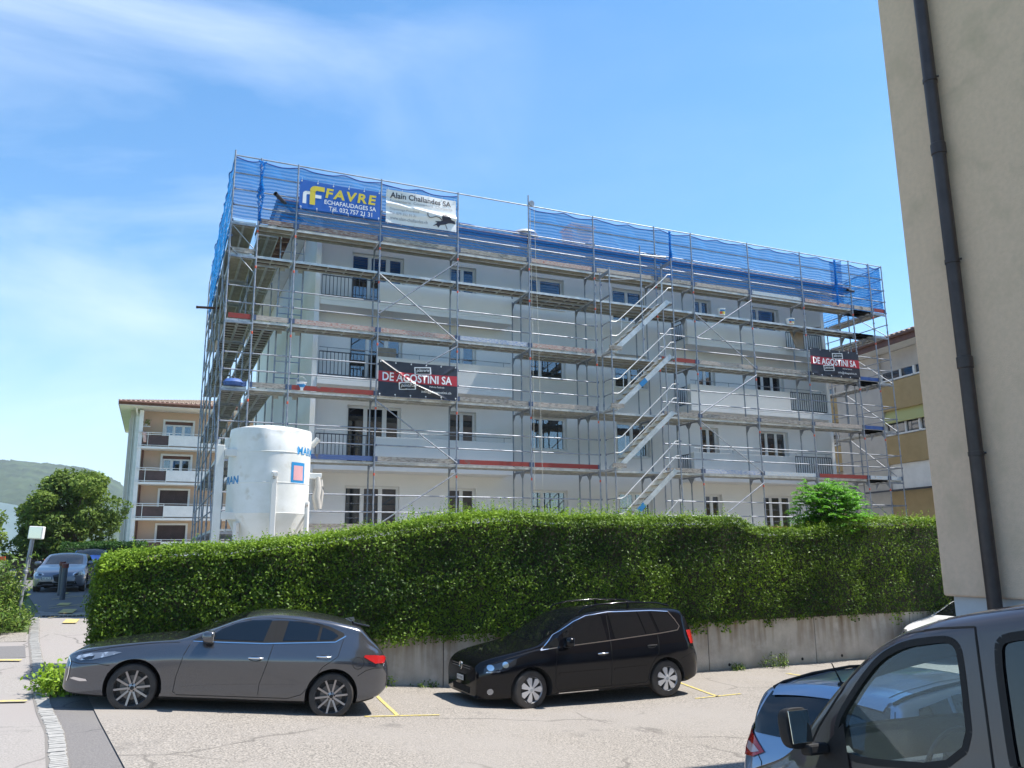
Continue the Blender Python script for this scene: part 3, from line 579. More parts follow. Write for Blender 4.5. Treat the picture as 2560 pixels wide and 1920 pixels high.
def window(parent,x0,x1,z0,z1,y,n,kinds,fr='pvc',door=None,fw=.048,split=None,sill=True):
    # part window (frame) with sub-parts: panes, blind / curtain behind
    mb=MB();yy=y
    def fbox(a,b,c,d,y0=0.,y1=.07): mb.box(a,b,yy+y0,yy+y1,c,d)
    fbox(x0,x0+fw,z0,z1);fbox(x1-fw,x1,z0,z1);fbox(x0+fw,x1-fw,z1-fw,z1);fbox(x0+fw,x1-fw,z0,z0+fw)
    cuts=split or [x0+(x1-x0)*i/n for i in range(1,n)]
    for c in cuts: fbox(c-fw*.8,c+fw*.8,z0+fw,z1-fw,-.006,.064)
    if sill: mb.box(x0-.03,x1+.03,yy-.22,yy-.002,z0-.05,z0-.003)
    w=mb.build('window',M[fr],parent);bevel(w,.006,1)
    e=[x0]+list(cuts)+[x1]
    for i in range(len(e)-1):
        a=e[i]+fw*(1 if i==0 else .8);b=e[i+1]-fw*(1 if i==len(e)-2 else .8);k=kinds[i%len(kinds)]
        # casement sash
        mb=MB();s=.026
        for q in ((a,a+s,z0+fw,z1-fw),(b-s,b,z0+fw,z1-fw),(a+s,b-s,z0+fw,z0+fw+s),(a+s,b-s,z1-fw-s,z1-fw)): mb.box(q[0],q[1],yy+.01,yy+.055,q[2],q[3])
        mb.build('sash',M[fr],w)
        mb=MB();mb.box(a+s,b-s,yy+.03,yy+.036,z0+fw+s,z1-fw-s);mb.build('pane',M['pglass'],w)
        mb=MB()
        if k=='blind':
            z=z1-fw-.03
            while z>z0+fw: mb.obox(((a+b)/2,yy+.10,z),((b-a)/2,0,0),(0,.02,.012),(0,-.001,.002));z-=.062
            mb.build('blind',M['blind'],w)
        elif k=='curtain':
            xs_=lin(a,b,22);
            for u,v in zip(xs_[:-1],xs_[1:]):
                j=xs_.index(u);mb.quad((u,yy+.14+.03*(j%2),z0+fw),(v,yy+.14+.03*((j+1)%2),z0+fw),(v,yy+.14+.03*((j+1)%2),z1-fw),(u,yy+.14+.03*(j%2),z1-fw))
            mb.build('curtain',M['curtain'],w,fix=False)
        elif k=='half':
            mb.box(a,b,yy+.13,yy+.14,z0+fw,z0+(z1-z0)*.45);mb.build('curtain',M['curtain'],w)
        elif k=='red':
            mb.box(a,b,yy+.12,yy+.13,z0+fw,z1-fw);mb.build('curtain',M['redshut'],w)
    return w
def bars(mb,p,q,z0,z1,step=.115,r=.009,top=True):
    p,q=Vector(p),Vector(q);L_=(q-p).length;n=max(2,int(L_/step));d=(q-p)/n
    for i in range(n+1):
        c=p+d*i;mb.box(c.x-r,c.x+r,c.y-r,c.y+r,z0,z1)
    for z in (z0,z1): mb.beam((p.x,p.y,z),(q.x,q.y,z),.022,.03)
def tile_roof(name,parent,mat,pts,step=.24,amp=.035):
    # pts: eave left, eave right, ridge right, ridge left (one slope); pantile ribs run up the slope, courses step down
    A,B,C_,D_=[Vector(p) for p in pts];mb=MB();n=max(6,int((B-A).length/step)*2);rows=max(3,int((D_-A).length/.34))
    nrm=(B-A).cross(D_-A).normalized()
    for j in range(rows):
        t0,t1=j/rows,(j+1)/rows
        for i in range(n):
            u0,u1=i/n,(i+1)/n
            P=lambda u,t,h:(A.lerp(B,u)).lerp(D_.lerp(C_,u),t)+nrm*h
            h0=amp if i%2==0 else -amp*.2;h1=-amp*.2 if i%2==0 else amp
            mb.quad(P(u0,t0,h0+.03),P(u1,t0,h1+.03),P(u1,t1,h1),P(u0,t1,h0))
    return mb.build(name,mat,parent,fix=False)

# ---------------------------------------------------------------- main apartment building
bx0,bx1,by,bd=4.08,25.22,26.0,42.0
B=thing('apartment_building',(bx0,by,1.3),'white four storey apartment block being renovated behind the scaffolding','building')
class Off:
    pass
def part(name,mb,mat,parent,org=(0,0,0),**k):
    # mb is in world coordinates; shift to the parent's origin
    mb.v=[(v[0]-org[0],v[1]-org[1],v[2]-org[2]) for v in mb.v];return mb.build(name,mat,parent,**k)
BO=(bx0,by,1.3)
heads=[4.80,7.42,10.05,12.68]
cols=[('A',5.42,7.22),('B',8.93,9.90),('C',12.0,13.42),('D',15.52,16.95),('E',19.35,20.15),('F',22.15,23.65)]
holes=[]
for f,h in enumerate(heads):
    for n_,a,b in cols:
        z0=h-(1.30 if n_ not in 'C' else 1.18)
        if n_=='A':
            if f>0: holes+= [(a,6.70,h-2.12,h),(6.70,b,h-1.15,h)]
            else: holes.append((a,b,h-1.35,h))
        elif n_=='B' and f>0: holes.append((a,b,h-1.15,h))
        elif n_=='B': holes.append((a,b,h-2.0,h))
        elif n_=='E' and f>0: holes.append((a,b,h-2.12,h))
        else: holes.append((a,b,z0,h))
mb=MB();holed_wall(mb,bx0+.16,bx1-.16,1.2,13.42,by,.34,holes)
# rear, sides (sides run forward to carry the balconies), floors inside
part('wall',mb,M['render'],B,BO,fix=False)
mb=MB();mb.box(bx0,bx0+.158,by-.90,bd,1.2,13.40);part('side_wall',mb,M['render'],B,BO)
mb=MB();mb.box(bx1-.158,bx1,by-.90,bd,1.2,13.40);part('side_wall',mb,M['render'],B,BO)
mb=MB();mb.box(bx0+.16,bx1-.16,bd-.3,bd,1.2,13.42);part('rear_wall',mb,M['render'],B,BO)
mb=MB()
for f in range(5): mb.box(bx0+.17,bx1-.17,by+.345,bd-.31,2.1+f*2.63,2.25+f*2.63)
mb.box(bx0+.17,bx1-.17,by+2.8,by+2.9,2.3,13.3)
part('floor_slab',mb,M['darkhole'],B,BO)
OB=B
def bwin(*a,**k):
    w=window(B,*a,**k)
    for o in [w]+list(w.children):
        o.data.transform(Matrix.Translation((-BO[0],-BO[1],-BO[2])))
    return w
kd={('A',0):['curtain'],('A',1):['none'],('A',2):['none'],('A',3):['blind'],('B',0):['none'],('B',1):['half'],('B',2):['none'],('B',3):['blind'],
('C',0):['curtain'],('C',1):['none'],('C',2):['none'],('C',3):['blind'],('D',0):['none'],('D',1):['red','red'],('D',2):['none'],('D',3):['blind'],
('E',0):['half'],('E',1):['red'],('E',2):['none'],('E',3):['none'],('F',0):['curtain','curtain','none'],('F',1):['red','red','none'],('F',2):['curtain','curtain','none'],('F',3):['none']}
for f,h in enumerate(heads):
    for n_,a,b in cols:
        k=kd[(n_,f)];yw=by+.17
        if n_=='A':
            if f>0:
                bwin(a,6.70,h-2.12,h,yw,2,k,split=[6.06]);bwin(6.70,b,h-1.15,h,yw,1,k)
            else: bwin(a,b,h-1.35,h,yw,3,k)
        elif n_=='B': bwin(a,b,h-(1.15 if f>0 else 2.0),h,yw,2,k)
        elif n_=='C': bwin(a,b,h-1.18,h,yw,2,k,split=[a+.45])
        elif n_=='D': bwin(a,b,h-1.30,h,yw,2,k,split=[a+.72])
        elif n_=='E': bwin(a,b,h-(2.12 if f>0 else 1.3),h,yw,2 if f else 2,k)
        else: bwin(a,b,h-1.30,h,yw,3 if f<3 else 2,k,split=None if f<3 else [a+.5])
# plaster rollers boxes / sills, balconies
def balcony(x0,x1,zb,zt,rail,side_bars):
    # slab with rendered parapet; rail = x-range carrying iron bars instead of parapet
    mb=MB();yf=by-.92
    mb.box(x0,x1,yf,by-.002,zb,zb+.16)
    mb.box(rail[1] if rail[0]<=x0+.01 else x0, x1 if rail[0]<=x0+.01 else rail[0],yf,yf+.12,zb+.161,zt)
    mb.box(rail[0],rail[1],yf,yf+.12,zb+.161,zb+.28)
    if not side_bars: mb.box(x1-.12,x1,yf+.121,by-.002,zb+.161,zt)
    else:
        mb.box(x0,x0+.12,yf+.121,yf+.32,zb+.161,zt)
        mb.box(x0,x0+.12,yf+.321,by-.002,zb+.161,zb+.26)
    b=part('balcony',mb,M['render'],B,BO);bevel(b,.012,1)
    mb=MB();bars(mb,(rail[0]+.05,yf+.05,0),(rail[1]-.05,yf+.05,0),zb+.33,zt+.02)
    part('railing',mb,M['iron'],b,BO)
    if side_bars: mb=MB();bars(mb,(x0+.05,yf+.36,0),(x0+.05,by-.05,0),zb+.33,zt-.05);part('side_railing',mb,M['iron'],b,BO)
    mb=MB();mb.tube([(x0+.05,yf+.06,zt+.16),(x1-.05,yf+.06,zt+.16)],.012,6)
    for x in lin(x0+.3,x1-.3,5): mb.tube([(x,yf+.06,zt-.03),(x,yf+.06,zt+.16)],.01,5)
    if zt<12: part('top_rail',mb,M['galv'],b,BO)
for zb,zt in ((10.45,11.42),(7.86,8.90),(5.20,6.29)):
    balcony(bx0+.165,10.88,zb,zt,(bx0+.165,6.15),False)
    balcony(18.25,bx1-.165,zb,zt,(23.1,bx1-.165),True)
# roof
ez=13.62;ex0,ex1,ey0,ey1=2.75,26.55,24.80,43.2;my=(ey0+ey1)/2;rh=3.1;hp=6.2
tp=lambda *p:[(q[0]-BO[0],q[1]-BO[1],q[2]-BO[2]) for q in p]
rf=tile_roof('roof',B,M['tile'],tp((ex0,ey0,ez),(ex1,ey0,ez),(ex1-hp,my,ez+rh),(ex0+hp,my,ez+rh)))
tile_roof('roof_slope',rf,M['tile'],tp((ex0,ey1,ez),(ex0,ey0,ez),(ex0+hp,my,ez+rh),(ex0+hp,my+.01,ez+rh)))
tile_roof('roof_slope',rf,M['tile'],tp((ex1,ey0,ez),(ex1,ey1,ez),(ex1-hp,my+.01,ez+rh),(ex1-hp,my,ez+rh)))
tile_roof('roof_slope',rf,M['tile'],tp((ex1,ey1,ez),(ex0,ey1,ez),(ex0+hp,my,ez+rh),(ex1-hp,my,ez+rh)))
mb=MB();mb.box(ex0,ex1,ey0,ey0+.04,ez-.20,ez-.01);mb.box(ex0,ex0+.04,ey0+.041,ey1,ez-.20,ez-.01);mb.box(ex1-.04,ex1,ey0+.041,ey1,ez-.20,ez-.01)
part('fascia',mb,M['fascia'],rf,BO)
mb=MB();mb.box(ex0+.045,2.95,ey0+.045,ey1,ez-.22,ez-.19);mb.box(3.55,ex1-.045,ey0+.045,by+.1,ez-.22,ez-.19)
mb.box(2.951,3.549,ey0+.045,ey0+.4,ez-.22,ez-.19);mb.box(3.55,bx0-.01,by+.101,ey1,ez-.22,ez-.19)
part('soffit',mb,M['white'],rf,BO)
mb=MB()
for k in range(20): mb.box(2.80,4.0,ey0+.5+k*.66,ey0+.60+k*.66,ez-.185,ez-.06)
part('rafter',mb,M['timber'],rf,BO)
mb=MB();mb.tube([(ex0,ey0-.06,ez-.06),(ex1,ey0-.06,ez-.06)],.065,8);part('gutter_pipe',mb,M['fascia'],rf,BO,smooth=60)
mb=MB();cx,cy=12.55,27.6;mb.lathe([(.40,0),(.40,.55),(.52,.56),(.52,.62),(.33,.64),(.33,.72),(.56,.73),(.56,.79),(.36,.82),(.36,.88),(.52,.90),(.45,1.0),(.25,1.08),(0,1.11)],20,(cx,cy,14.05));part('roof_vent',mb,M['alu'],B,BO,smooth=40)
mb=MB();mb.box(14.35,15.35,27.0,27.9,14.1,15.45);mb.box(14.28,15.42,26.93,27.97,15.451,15.53);part('chimney',mb,M['white'],B,BO)
# items left on the balconies
mb=MB();mb.box(0,.62,0,.06,0,1.25);o=mb.build('leaning_panel',M['cardboard']);o.location=(6.28,by-.55,8.1);o.rotation_euler=(rad(-8),0,0);tag(o,'brown panel leaning on the second balcony behind the left black banner','panel')

# ---------------------------------------------------------------- scaffolding
SC=thing('facade_scaffolding',(1.37,23.9,1.37),'tall galvanised steel scaffolding with wooden toe boards wrapped round the white building','scaffolding')
SO=(1.37,23.9,1.37)
PX=dict(A=1.37,B=2.13,C=3.23,D=5.84,E=8.445,F=11.02,G=13.55,H=16.12,I=17.75,J=20.41,K=23.04,L=25.64,M=26.75,N=27.49)
YO,YI,YW=23.9,24.63,25.02
LV=[3.367,5.367,7.367,9.367,11.367];TOP=12.367;TR=14.42
items={}
def emit(kind,fn,mat,pos,extra=None): items.setdefault(kind,[]).append((Vector(pos).length if pos else 0,fn,mat,extra))
def post(x,y,z0,z1,bands=True,r=.0245):
    def fn(mb):
        mb.tube([(x,y,z0),(x,y,z1)],r,8)
        for z in (3.2,5.2,7.2,9.2,11.2):
            if z0<z<z1: mb.lathe([(r,-.06),(r+.008,-.055),(r+.008,.055),(r,.06)],8,(x,y,z+.35))
        mb.mi=1
        for i,z in enumerate((4.98,6.98,8.98,10.98,12.1)):
            if bands and z0<z<z1 and y<YO+.1 and (int(x*7+i*3)%3!=0): mb.lathe([(r+.002,-.04),(r+.004,-.035),(r+.004,.035),(r+.002,.04)],8,(x,y,z+.0))
        mb.mi=2
        for z in LV+[TOP]:
            for dz in (.5,1.0):
                if z0<z+dz<z1 and y<YO+.1: mb.obox((x+.03,y+.02,z+dz),(.028,0,0),(0,.028,0),(0,0,.03))
        mb.mi=0
    emit('post',fn,[M['galv'],M['clamp'],M['coupler']],(x,y,(z0+z1)/2))
zb=1.33
for k,x in PX.items():
    top=TR+.04
    if k=='A': top+=.12
    if k=='F': top+=.35
    post(x,YO,zb,top)
for k in 'CDEFGHIJKL': post(PX[k],YI,zb,TOP)
for k in 'FGHI': post(PX[k],YI+.74,zb,11.36)
post(2.90,YI,zb,12.9);post(3.62,YI+.02,zb,12.9)
# side runs left and right
SY=[23.9+2.57*i for i in range(1,6)]
for y in SY:
    post(PX['A'],y,zb,TR);post(PX['B'],y,zb,TOP);post(PX['N'],y,zb,TR);post(PX['M'],y,zb,TOP);post(2.9,y,zb,11.4)
for xx_ in (13.72,16.30):
    for y in (23.17,23.80): post(xx_,y,zb,13.0 if xx_>15 else 12.3)
post(15.02,23.2,9.37,13.3);post(26.1,24.6,zb,12.3)
def rail(p,q,r=.021,mat='galv',kind='guard_rail'):
    emit(kind,lambda mb:mb.tube([p,q],r,8),[M[mat]],((p[0]+q[0])/2,(p[1]+q[1])/2,(p[2]+q[2])/2))
names=list(PX)
for i in range(len(names)-1):
    a,b=names[i],names[i+1];xa,xb=PX[a]+.03,PX[b]-.03;y=YO+.045
    for li,z in enumerate(LV[:4]):
        if a=='G' : continue
        for dz in (.5,1.0):
            if a=='A' and li==3: pass
            rail((xa,y,z+dz),(xb,y,z+dz))
    for dz in ((.5,1.0,1.52,TR-TOP) if not a in 'E' else (.5,1.0,TR-TOP)): rail((xa,y-(.0 if dz<1.9 else .045),TOP+dz),(xb,y-(.0 if dz<1.9 else .045),TOP+dz))
for x,x2 in ((PX['A'],PX['B']),(PX['N'],PX['M'])):
    for i in range(5):
        y0=23.9+2.57*i+.03;y1=y0+2.51
        for z in LV:
            for dz in (.5,1.0): rail((x,y0,z+dz),(x,y1,z+dz))
            if i%2==0: rail((x,y0,z),(x,y1,z+1.95),.018,'galv','diagonal_brace')
        for dz in (.5,1.0,1.5,TR-TOP): rail((x,y0,TOP+dz),(x,y1,TOP+dz))
# inner rails of the wide middle part and right return
for a,b in (('F','G'),('G','H'),('H','I')):
    for z in LV[3:4]: rail((PX[a],YI+.0,z+2.95),(PX[b],YI,z+2.95),.017)
def deck(x0,x1,y0,y1,z,steel=False,along='x'):
    def fn(mb):
        t=.075
        if along=='x':
            w=(y1-y0);n=2 if w>.5 else 1
            mb.mi=0
            for k in range(n):
                a=y0+w*k/n+.006;b=y0+w*(k+1)/n-.006
                mb.box(x0,x1,a,a+.028,z-t,z);mb.box(x0,x1,b-.028,b,z-t,z);mb.box(x0,x0+.05,a+.029,b-.029,z-t*.8,z-.002);mb.box(x1-.05,x1,a+.029,b-.029,z-t*.8,z-.002)
                mb.mi=1
                mb.box(x0+.051,x1-.051,a+.029,b-.029,z-.022,z-.006)
                if steel:
                    for q in (.33,.66): mb.box(x0+.051,x1-.051,a+(b-a)*q-.02,a+(b-a)*q+.02,z-.05,z-.0225)
                mb.mi=0
                if not steel:
                    for x in np.arange(x0+.45,x1-.3,.55): mb.box(x,x+.035,a+.029,b-.029,z-.06,z-.0225)
        else:
            w=x1-x0
            for k in range(2):
                a=x0+w*k/2+.006;b=x0+w*(k+1)/2-.006;mb.mi=0
                mb.box(a,a+.028,y0,y1,z-t,z);mb.box(b-.028,b,y0,y1,z-t,z);mb.box(a+.029,b-.029,y0,y0+.05,z-t*.8,z-.002);mb.box(a+.029,b-.029,y1-.05,y1,z-t*.8,z-.002)
                mb.mi=1;mb.box(a+.029,b-.029,y0+.051,y1-.051,z-.022,z-.006)
                if steel: mb.box((a+b)/2-.02,(a+b)/2+.02,y0+.051,y1-.051,z-.05,z-.0225)
                mb.mi=0
                for y in np.arange(y0+.3,y1-.2,.32 if not steel else 5): mb.box(a+.029,b-.029,y,y+.03,z-.06,z-.0225)
        # transom under the end
    emit('deck',fn,[M['alu'],M['decksteel'] if steel else M['deckply']],((x0+x1)/2,(y0+y1)/2,z))
def transom(x,y0,y1,z,brk=True):
    def fn(mb):
        mb.beam((x,y0,z-.10),(x,y1,z-.10),.04,.05)
        if brk:
            for y,s in ((y0,1),(y1,-1)): mb.add([(x-.004,y+s*.02,z-.13),(x-.004,y+s*.19,z-.13),(x-.004,y+s*.02,z-.34),(x+.004,y+s*.02,z-.13),(x+.004,y+s*.19,z-.13),(x+.004,y+s*.02,z-.34)],[(0,1,2),(5,4,3),(0,3,4,1),(1,4,5,2),(2,5,3,0)])
    emit('transom',fn,[M['galv']],(x,y0,z))
for i in range(2,len(names)-2):
    a,b=names[i],names[i+1];xa,xb=PX[a]+.04,PX[b]-.04
    for li,z in enumerate(LV+[TOP]):
        deck(xa,xb,YO+.06,YI-.03,z,steel=(li==5 or li==0 or (a in 'GH' and li>0) or (a in 'FI' and li==1)))
        if a in 'FGH' and 0<li<5: deck(xa,xb,YI+.03,YI+.68,z,steel=(a=='G'))
for k in 'BCDEFGHIJKLM':
    for z in LV+[TOP]: transom(PX[k],YO,YI,z)
    if k in 'FGHI':
        for z in LV[1:]: transom(PX[k],YI,YI+.74,z)
for z in LV+[TOP]:
    deck(PX['B']-.0,PX['C']-.04,YO+.06,YI-.03,z,steel=(z==TOP or z==LV[2] or z==LV[1]))
    deck(PX['L']+.04,PX['M']+.0,YO+.06,YI-.03,z,steel=z==TOP)
    deck(PX['M']+.05,PX['N']-.04,YO+.06,YO+2.5,z,steel=z==TOP,along='y')
for z in LV+[TOP]:
    for i in range(5):
        y0=23.9+2.57*i
        deck(PX['A']+.04,PX['B']-.05,y0+.04,y0+2.53,z if z<TOP else z,steel=(z in (TOP,LV[4])),along='y')
        if i>0: deck(PX['M']+.04,PX['N']-.05,y0+.04,y0+2.53,z,steel=z==TOP,along='y')
        deck(2.22,2.84,y0+.8,y0+3.32,z-.0,steel=z>=LV[4],along='y')
        # front frames of the side run
        emit('transom',(lambda mb,z=z,y0=y0:mb.beam((PX['A'],y0,z-.11),(PX['B'],y0,z-.11),.05,.06)),[M['galv']],(1.7,y0,z))
        emit('transom',(lambda mb,z=z,y0=y0:mb.beam((PX['M'],y0,z-.11),(PX['N'],y0,z-.11),.05,.06)),[M['galv']],(27,y0,z))
# lattice of the raised corner frame, inner return frame
for z0_,z1_ in ((12.25,11.45),(11.55,10.75)):
    rail((PX['A'],YO,z0_),(PX['B'],YO,z1_),.016,'galv','diagonal_brace')
for z in (12.85,11.36,9.36,7.36,5.36):
    emit('transom',(lambda mb,z=z:(mb.beam((2.90,YI,z),(3.62,YI,z),.05,.09),mb.obox((2.99,YI,z-.10),(.07,0,0),(0,.01,0),(0,0,.05)),mb.obox((3.53,YI,z-.10),(.07,0,0),(0,.01,0),(0,0,.05)))),[M['alu']],(3.2,24.6,z))
    for dz in (.5,1.0): rail((2.9,YI,z-2+dz),(3.62,YI,z-2+dz),.016,'galv_blue')
TB={5:dict(B='w_brown',C='w_brown',D='w_grey',E='w_grey',F='w_redworn',G='w_pale',H='w_grey',I='w_pale',J='w_light',K='w_redworn',L='w_pale',M='w_red'),
3:dict(B='w_pale',C='w_redworn',D='w_redworn',E='w_blueworn',F='w_redworn',H='w_red',I='w_pale',J='w_grey',K='w_grey',L='w_deepblue'),
2:dict(B='w_grey',C='w_red',D='w_blue',E='w_grey',F='w_pale',H='w_grey',I='w_grey',J='w_grey',K='w_pale',L='w_deepblue'),
1:dict(B='w_grey',C='w_blue',D='w_grey',E='w_red',F='w_red',H='w_grey',I='w_blueworn',J='w_light',K='w_red',L='w_light',M='w_light'),
0:dict(B='w_grey',C='w_grey',D='w_grey',E='w_brown',F='w_grey',G='w_grey',H='w_grey',I='w_grey',J='w_red',K='w_grey',L='w_pale')}
for li,dct in TB.items():
    z=(LV+[TOP])[li]
    for a,m in dct.items():
        b=names[names.index(a)+1];xa,xb=PX[a]+.02,PX[b]-.03
        def fn(mb,xa=xa,xb=xb,z=z):
            mb.box(xa+.08,xb-.05,YO-.005,YO+.028,z+.012,z+.155);mb.mi=1
            mb.box(xa,xa+.079,YO-.009,YO+.032,z+.008,z+.158);mb.box(xb-.049,xb,YO-.009,YO+.032,z+.008,z+.158);mb.mi=0
        emit('toe_board',fn,[M[m],M['coupler']],((xa+xb)/2,YO,z))
for z,m in ((LV[3],'w_red'),(LV[2],'w_blue'),(LV[4],'w_grey')):
    emit('toe_board',(lambda mb,z=z:mb.box(PX['A']+.08,PX['B']-.06,YO-.01,YO+.02,z+.01,z+.155)),[M[m]],(1.7,YO,z))
for li in (3,2,1):
    emit('toe_board',(lambda mb,z=LV[li]:mb.box(13.62,14.12,23.13,23.16,z+.01,z+.15)),[M['w_grey']],(13.8,23,LV[li]))
# zigzag braces in front of two bays
def zig(a,b):
    xa,xb,y=PX[a],PX[b],YO-.05
    for p,q in (((xa,9.95),(xb,12.0)),((xa,11.25),(xb,9.3)),((xb,9.15),(xa,7.5)),((xa,7.2),(xb,5.4)),((xb,5.1),(xa,3.4)),((xa,3.2),(xb,1.5))):
        rail((p[0],y,p[1]),(q[0],y,q[1]),.021,'galv','diagonal_brace')
zig('D','E')
xa,xb=PX['I'],PX['J']
for p,q in (((xa,10.35),(xb,12.1)),((xa,11.25),(xb,9.4)),((xb,9.15),(xa,7.5)),((xa,7.2),(xb,5.45)),((xb,5.1),(xa,3.4))): rail((p[0],YO-.05,p[1]),(q[0],YO-.05,q[1]),.021,'galv','diagonal_brace')
# stair flights of the access tower
for k in range(-1,4):
    z0=LV[k] if k>=0 else 1.367
    z1=z0+2.0;x0,x1=13.86,16.12
    def fn(mb,z0=z0,z1=z1,k=k):
        mb.mi=0
        for y in (23.21,23.76): mb.beam((x0,y,z0+.0),(x1,y,z1+.0),.035,.17)
        mb.mi=1;n=9
        for i in range(n):
            t=(i+.7)/n;x=x0+(x1-x0)*t;z=z0+2.0*t
            mb.obox((x,23.485,z),(.10,0,0),(0,.255,0),(0,0,.012))
        mb.mi=0
        mb.obox((13.80,23.485,z0-.04),(.13,0,0),(0,.28,0),(0,0,.035));mb.obox((16.25,23.485,z1-.04),(.11,0,0),(0,.28,0),(0,0,.035))
        if k in (0,2): 
            mb.mi=2;c=Vector((x0,23.185,z0)).lerp(Vector((x1,23.185,z1)),.48 if k==2 else .36);d=(Vector((x1,0,z1))-Vector((x0,0,z0))).normalized();u=Vector((-d.z,0,d.x));mb.obox(c,d*.16,Vector((0,.004,0)),u*.086)
    emit('stair_flight',fn,[M['alu'] if k!=2 else M['alu'],M['decksteel'],M['bucketblue']],None)
    def fr(mb,z0=z0,z1=z1):
        for dz in (.50,1.0):
            mb.tube([(13.74,23.17,z0+dz-.0),(13.9,23.17,z0+dz),(14.02,23.17,z0+dz+.05),(16.0,23.17,z1+dz-.15),(16.12,23.17,z1+dz-.02),(16.26,23.17,z1+dz)],.019,7)
        for t in (.06,.92): 
            x=14.02+1.98*t;z=z0+.55+t*1.8;mb.tube([(x,23.17,z-.02),(x,23.17,z+.50)],.015,6)
    emit('handrail',fr,[M['alu']],None)
for z in LV[1:]:
    for x in (13.72,16.30):
        emit('transom',(lambda mb,x=x,z=z:mb.beam((x,23.17,z-.08),(x,23.83,z-.08),.045,.05)),[M['galv']],(x,23.2,z))
    rail((13.72,23.17,z-1.5),(13.72,23.8,z-1.5),.018);rail((13.72,23.17,z-1.0),(13.72,23.8,z-1.0),.018)
emit('transom',lambda mb:mb.beam((16.30,23.17,12.85),(16.30,23.83,12.85),.05,.11),[M['galv']],(1,1,1));emit('transom',lambda mb:mb.beam((13.72,23.17,12.15),(13.72,23.83,12.15),.05,.11),[M['galv']],(1,1,1))
rail((13.60,23.86,12.05),(15.0,23.22,12.05),.02);rail((15.02,23.2,12.95),(16.1,23.2,13.0),.03)
LIM=100
for kind,lst in items.items():
    lst.sort(key=lambda t:t[0]);groups={}
    for n,(d,fn,mats,ex) in enumerate(lst):
        if n<LIM:
            mb=MB();fn(mb);part(kind,mb,mats,SC,SO,smooth=50 if kind in('post','guard_rail','handrail','diagonal_brace') else None)
        else: groups.setdefault(mats[0].name,[]).append((fn,mats))
    allm=[];mb=MB();
    for g in groups.values():
        for fn,mats in g:
            t_=MB();fn(t_);ids=[]
            for m in mats:
                if m not in allm: allm.append(m)
                ids.append(allm.index(m))
            b=len(mb.v);mb.v+=t_.v;mb.f+=[tuple(b+i for i in f) for f in t_.f];mb.m+=[ids[i] for i in t_.m]
    if groups:
        o=part(kind,mb,allm,SC,SO,smooth=50 if kind in('guard_rail','diagonal_brace','post') else None);o['kind']='stuff'
# debris netting
def net(x0,x1,z0,z1,y,seed,nm='safety_net',axis='x',dense=False,scall=True):
    rg=random.Random(seed);mb=MB();nx=max(4,int(abs(x1-x0)/.12));nz=14
    for j in range(nz+1):
        for i in range(nx+1):
            u=i/nx;v=j/nz;X=x0+(x1-x0)*u;Z=z0+(z1-z0)*v
            if v>.8 and scall: Z-=(v-.8)*5*.09*abs(math.sin(u*math.pi*max(1,round(abs(x1-x0)/1.3))))
            w=.02*math.sin(X*3.1+seed)+.018*math.sin(X*7.7+Z*2+seed)+.012*math.sin(Z*9+X*2)+rg.uniform(-.004,.004)
            mb.v.append((X,y+w,Z) if axis=='x' else (y+w,X,Z))
    for j in range(nz):
        for i in range(nx):
            a=j*(nx+1)+i;mb.f.append((a,a+1,a+nx+2,a+nx+1));mb.m.append(0)
    top=[mb.v[nz*(nx+1)+i] for i in range(nx+1)]
    o=part(nm,mb,M['net'],SC,SO,fix=False,smooth=180)
    h=MB();h.tube(top,.018,5);part('net_hem',h,M['netdark'],o,(SO),smooth=60)
    return o
net(PX['A'],PX['B'],TOP+.1,TR,YO+.09,1);net(PX['B'],PX['D']+.05,TOP+.02,TR-.02,YO+.09,2);net(PX['D']+.05,PX['E'],TOP+.02,TR-.06,YO+.09,3)
net(PX['E'],PX['F'],TOP+.02,TOP+1.05,YO+.09,4,scall=False)
net(PX['F']+.05,PX['I'],TOP+.02,TR-.02,YO+.09,5);net(PX['I'],PX['L']-.3,TOP+.02,TR-.02,YO+.09,6);net(PX['L']-.9,PX['M']+.1,TOP-.02,TR-.08,YO+.13,7);net(PX['M'],PX['N'],TOP+.1,TR,YO+.09,8)
for y0 in (24.0,29.2):
    net(y0,y0+5.1,TOP-.3,TR,PX['A']-.03,9+int(y0),axis='y');net(y0,y0+5.1,TOP+.0,TR,PX['N']+.03,19+int(y0),axis='y')
# gathered vertical folds of the net
for x,s in ((PX['B']+.02,.11),(16.75,.05),(PX['L']-.85,.06)):
    mb=MB()
    for k in range(4):
        ph=k*1.7;mb.tube([(x+s*math.sin(ph+q*1.9)*(.6+.4*math.cos(q)),YO-.06-.02*k,TR-.1-q*.19) for q in range(11)],.02,5,rs=[.028-.012*math.sin(q) for q in range(11)])
    part('net_fold',mb,M['net'],SC,SO,smooth=60)

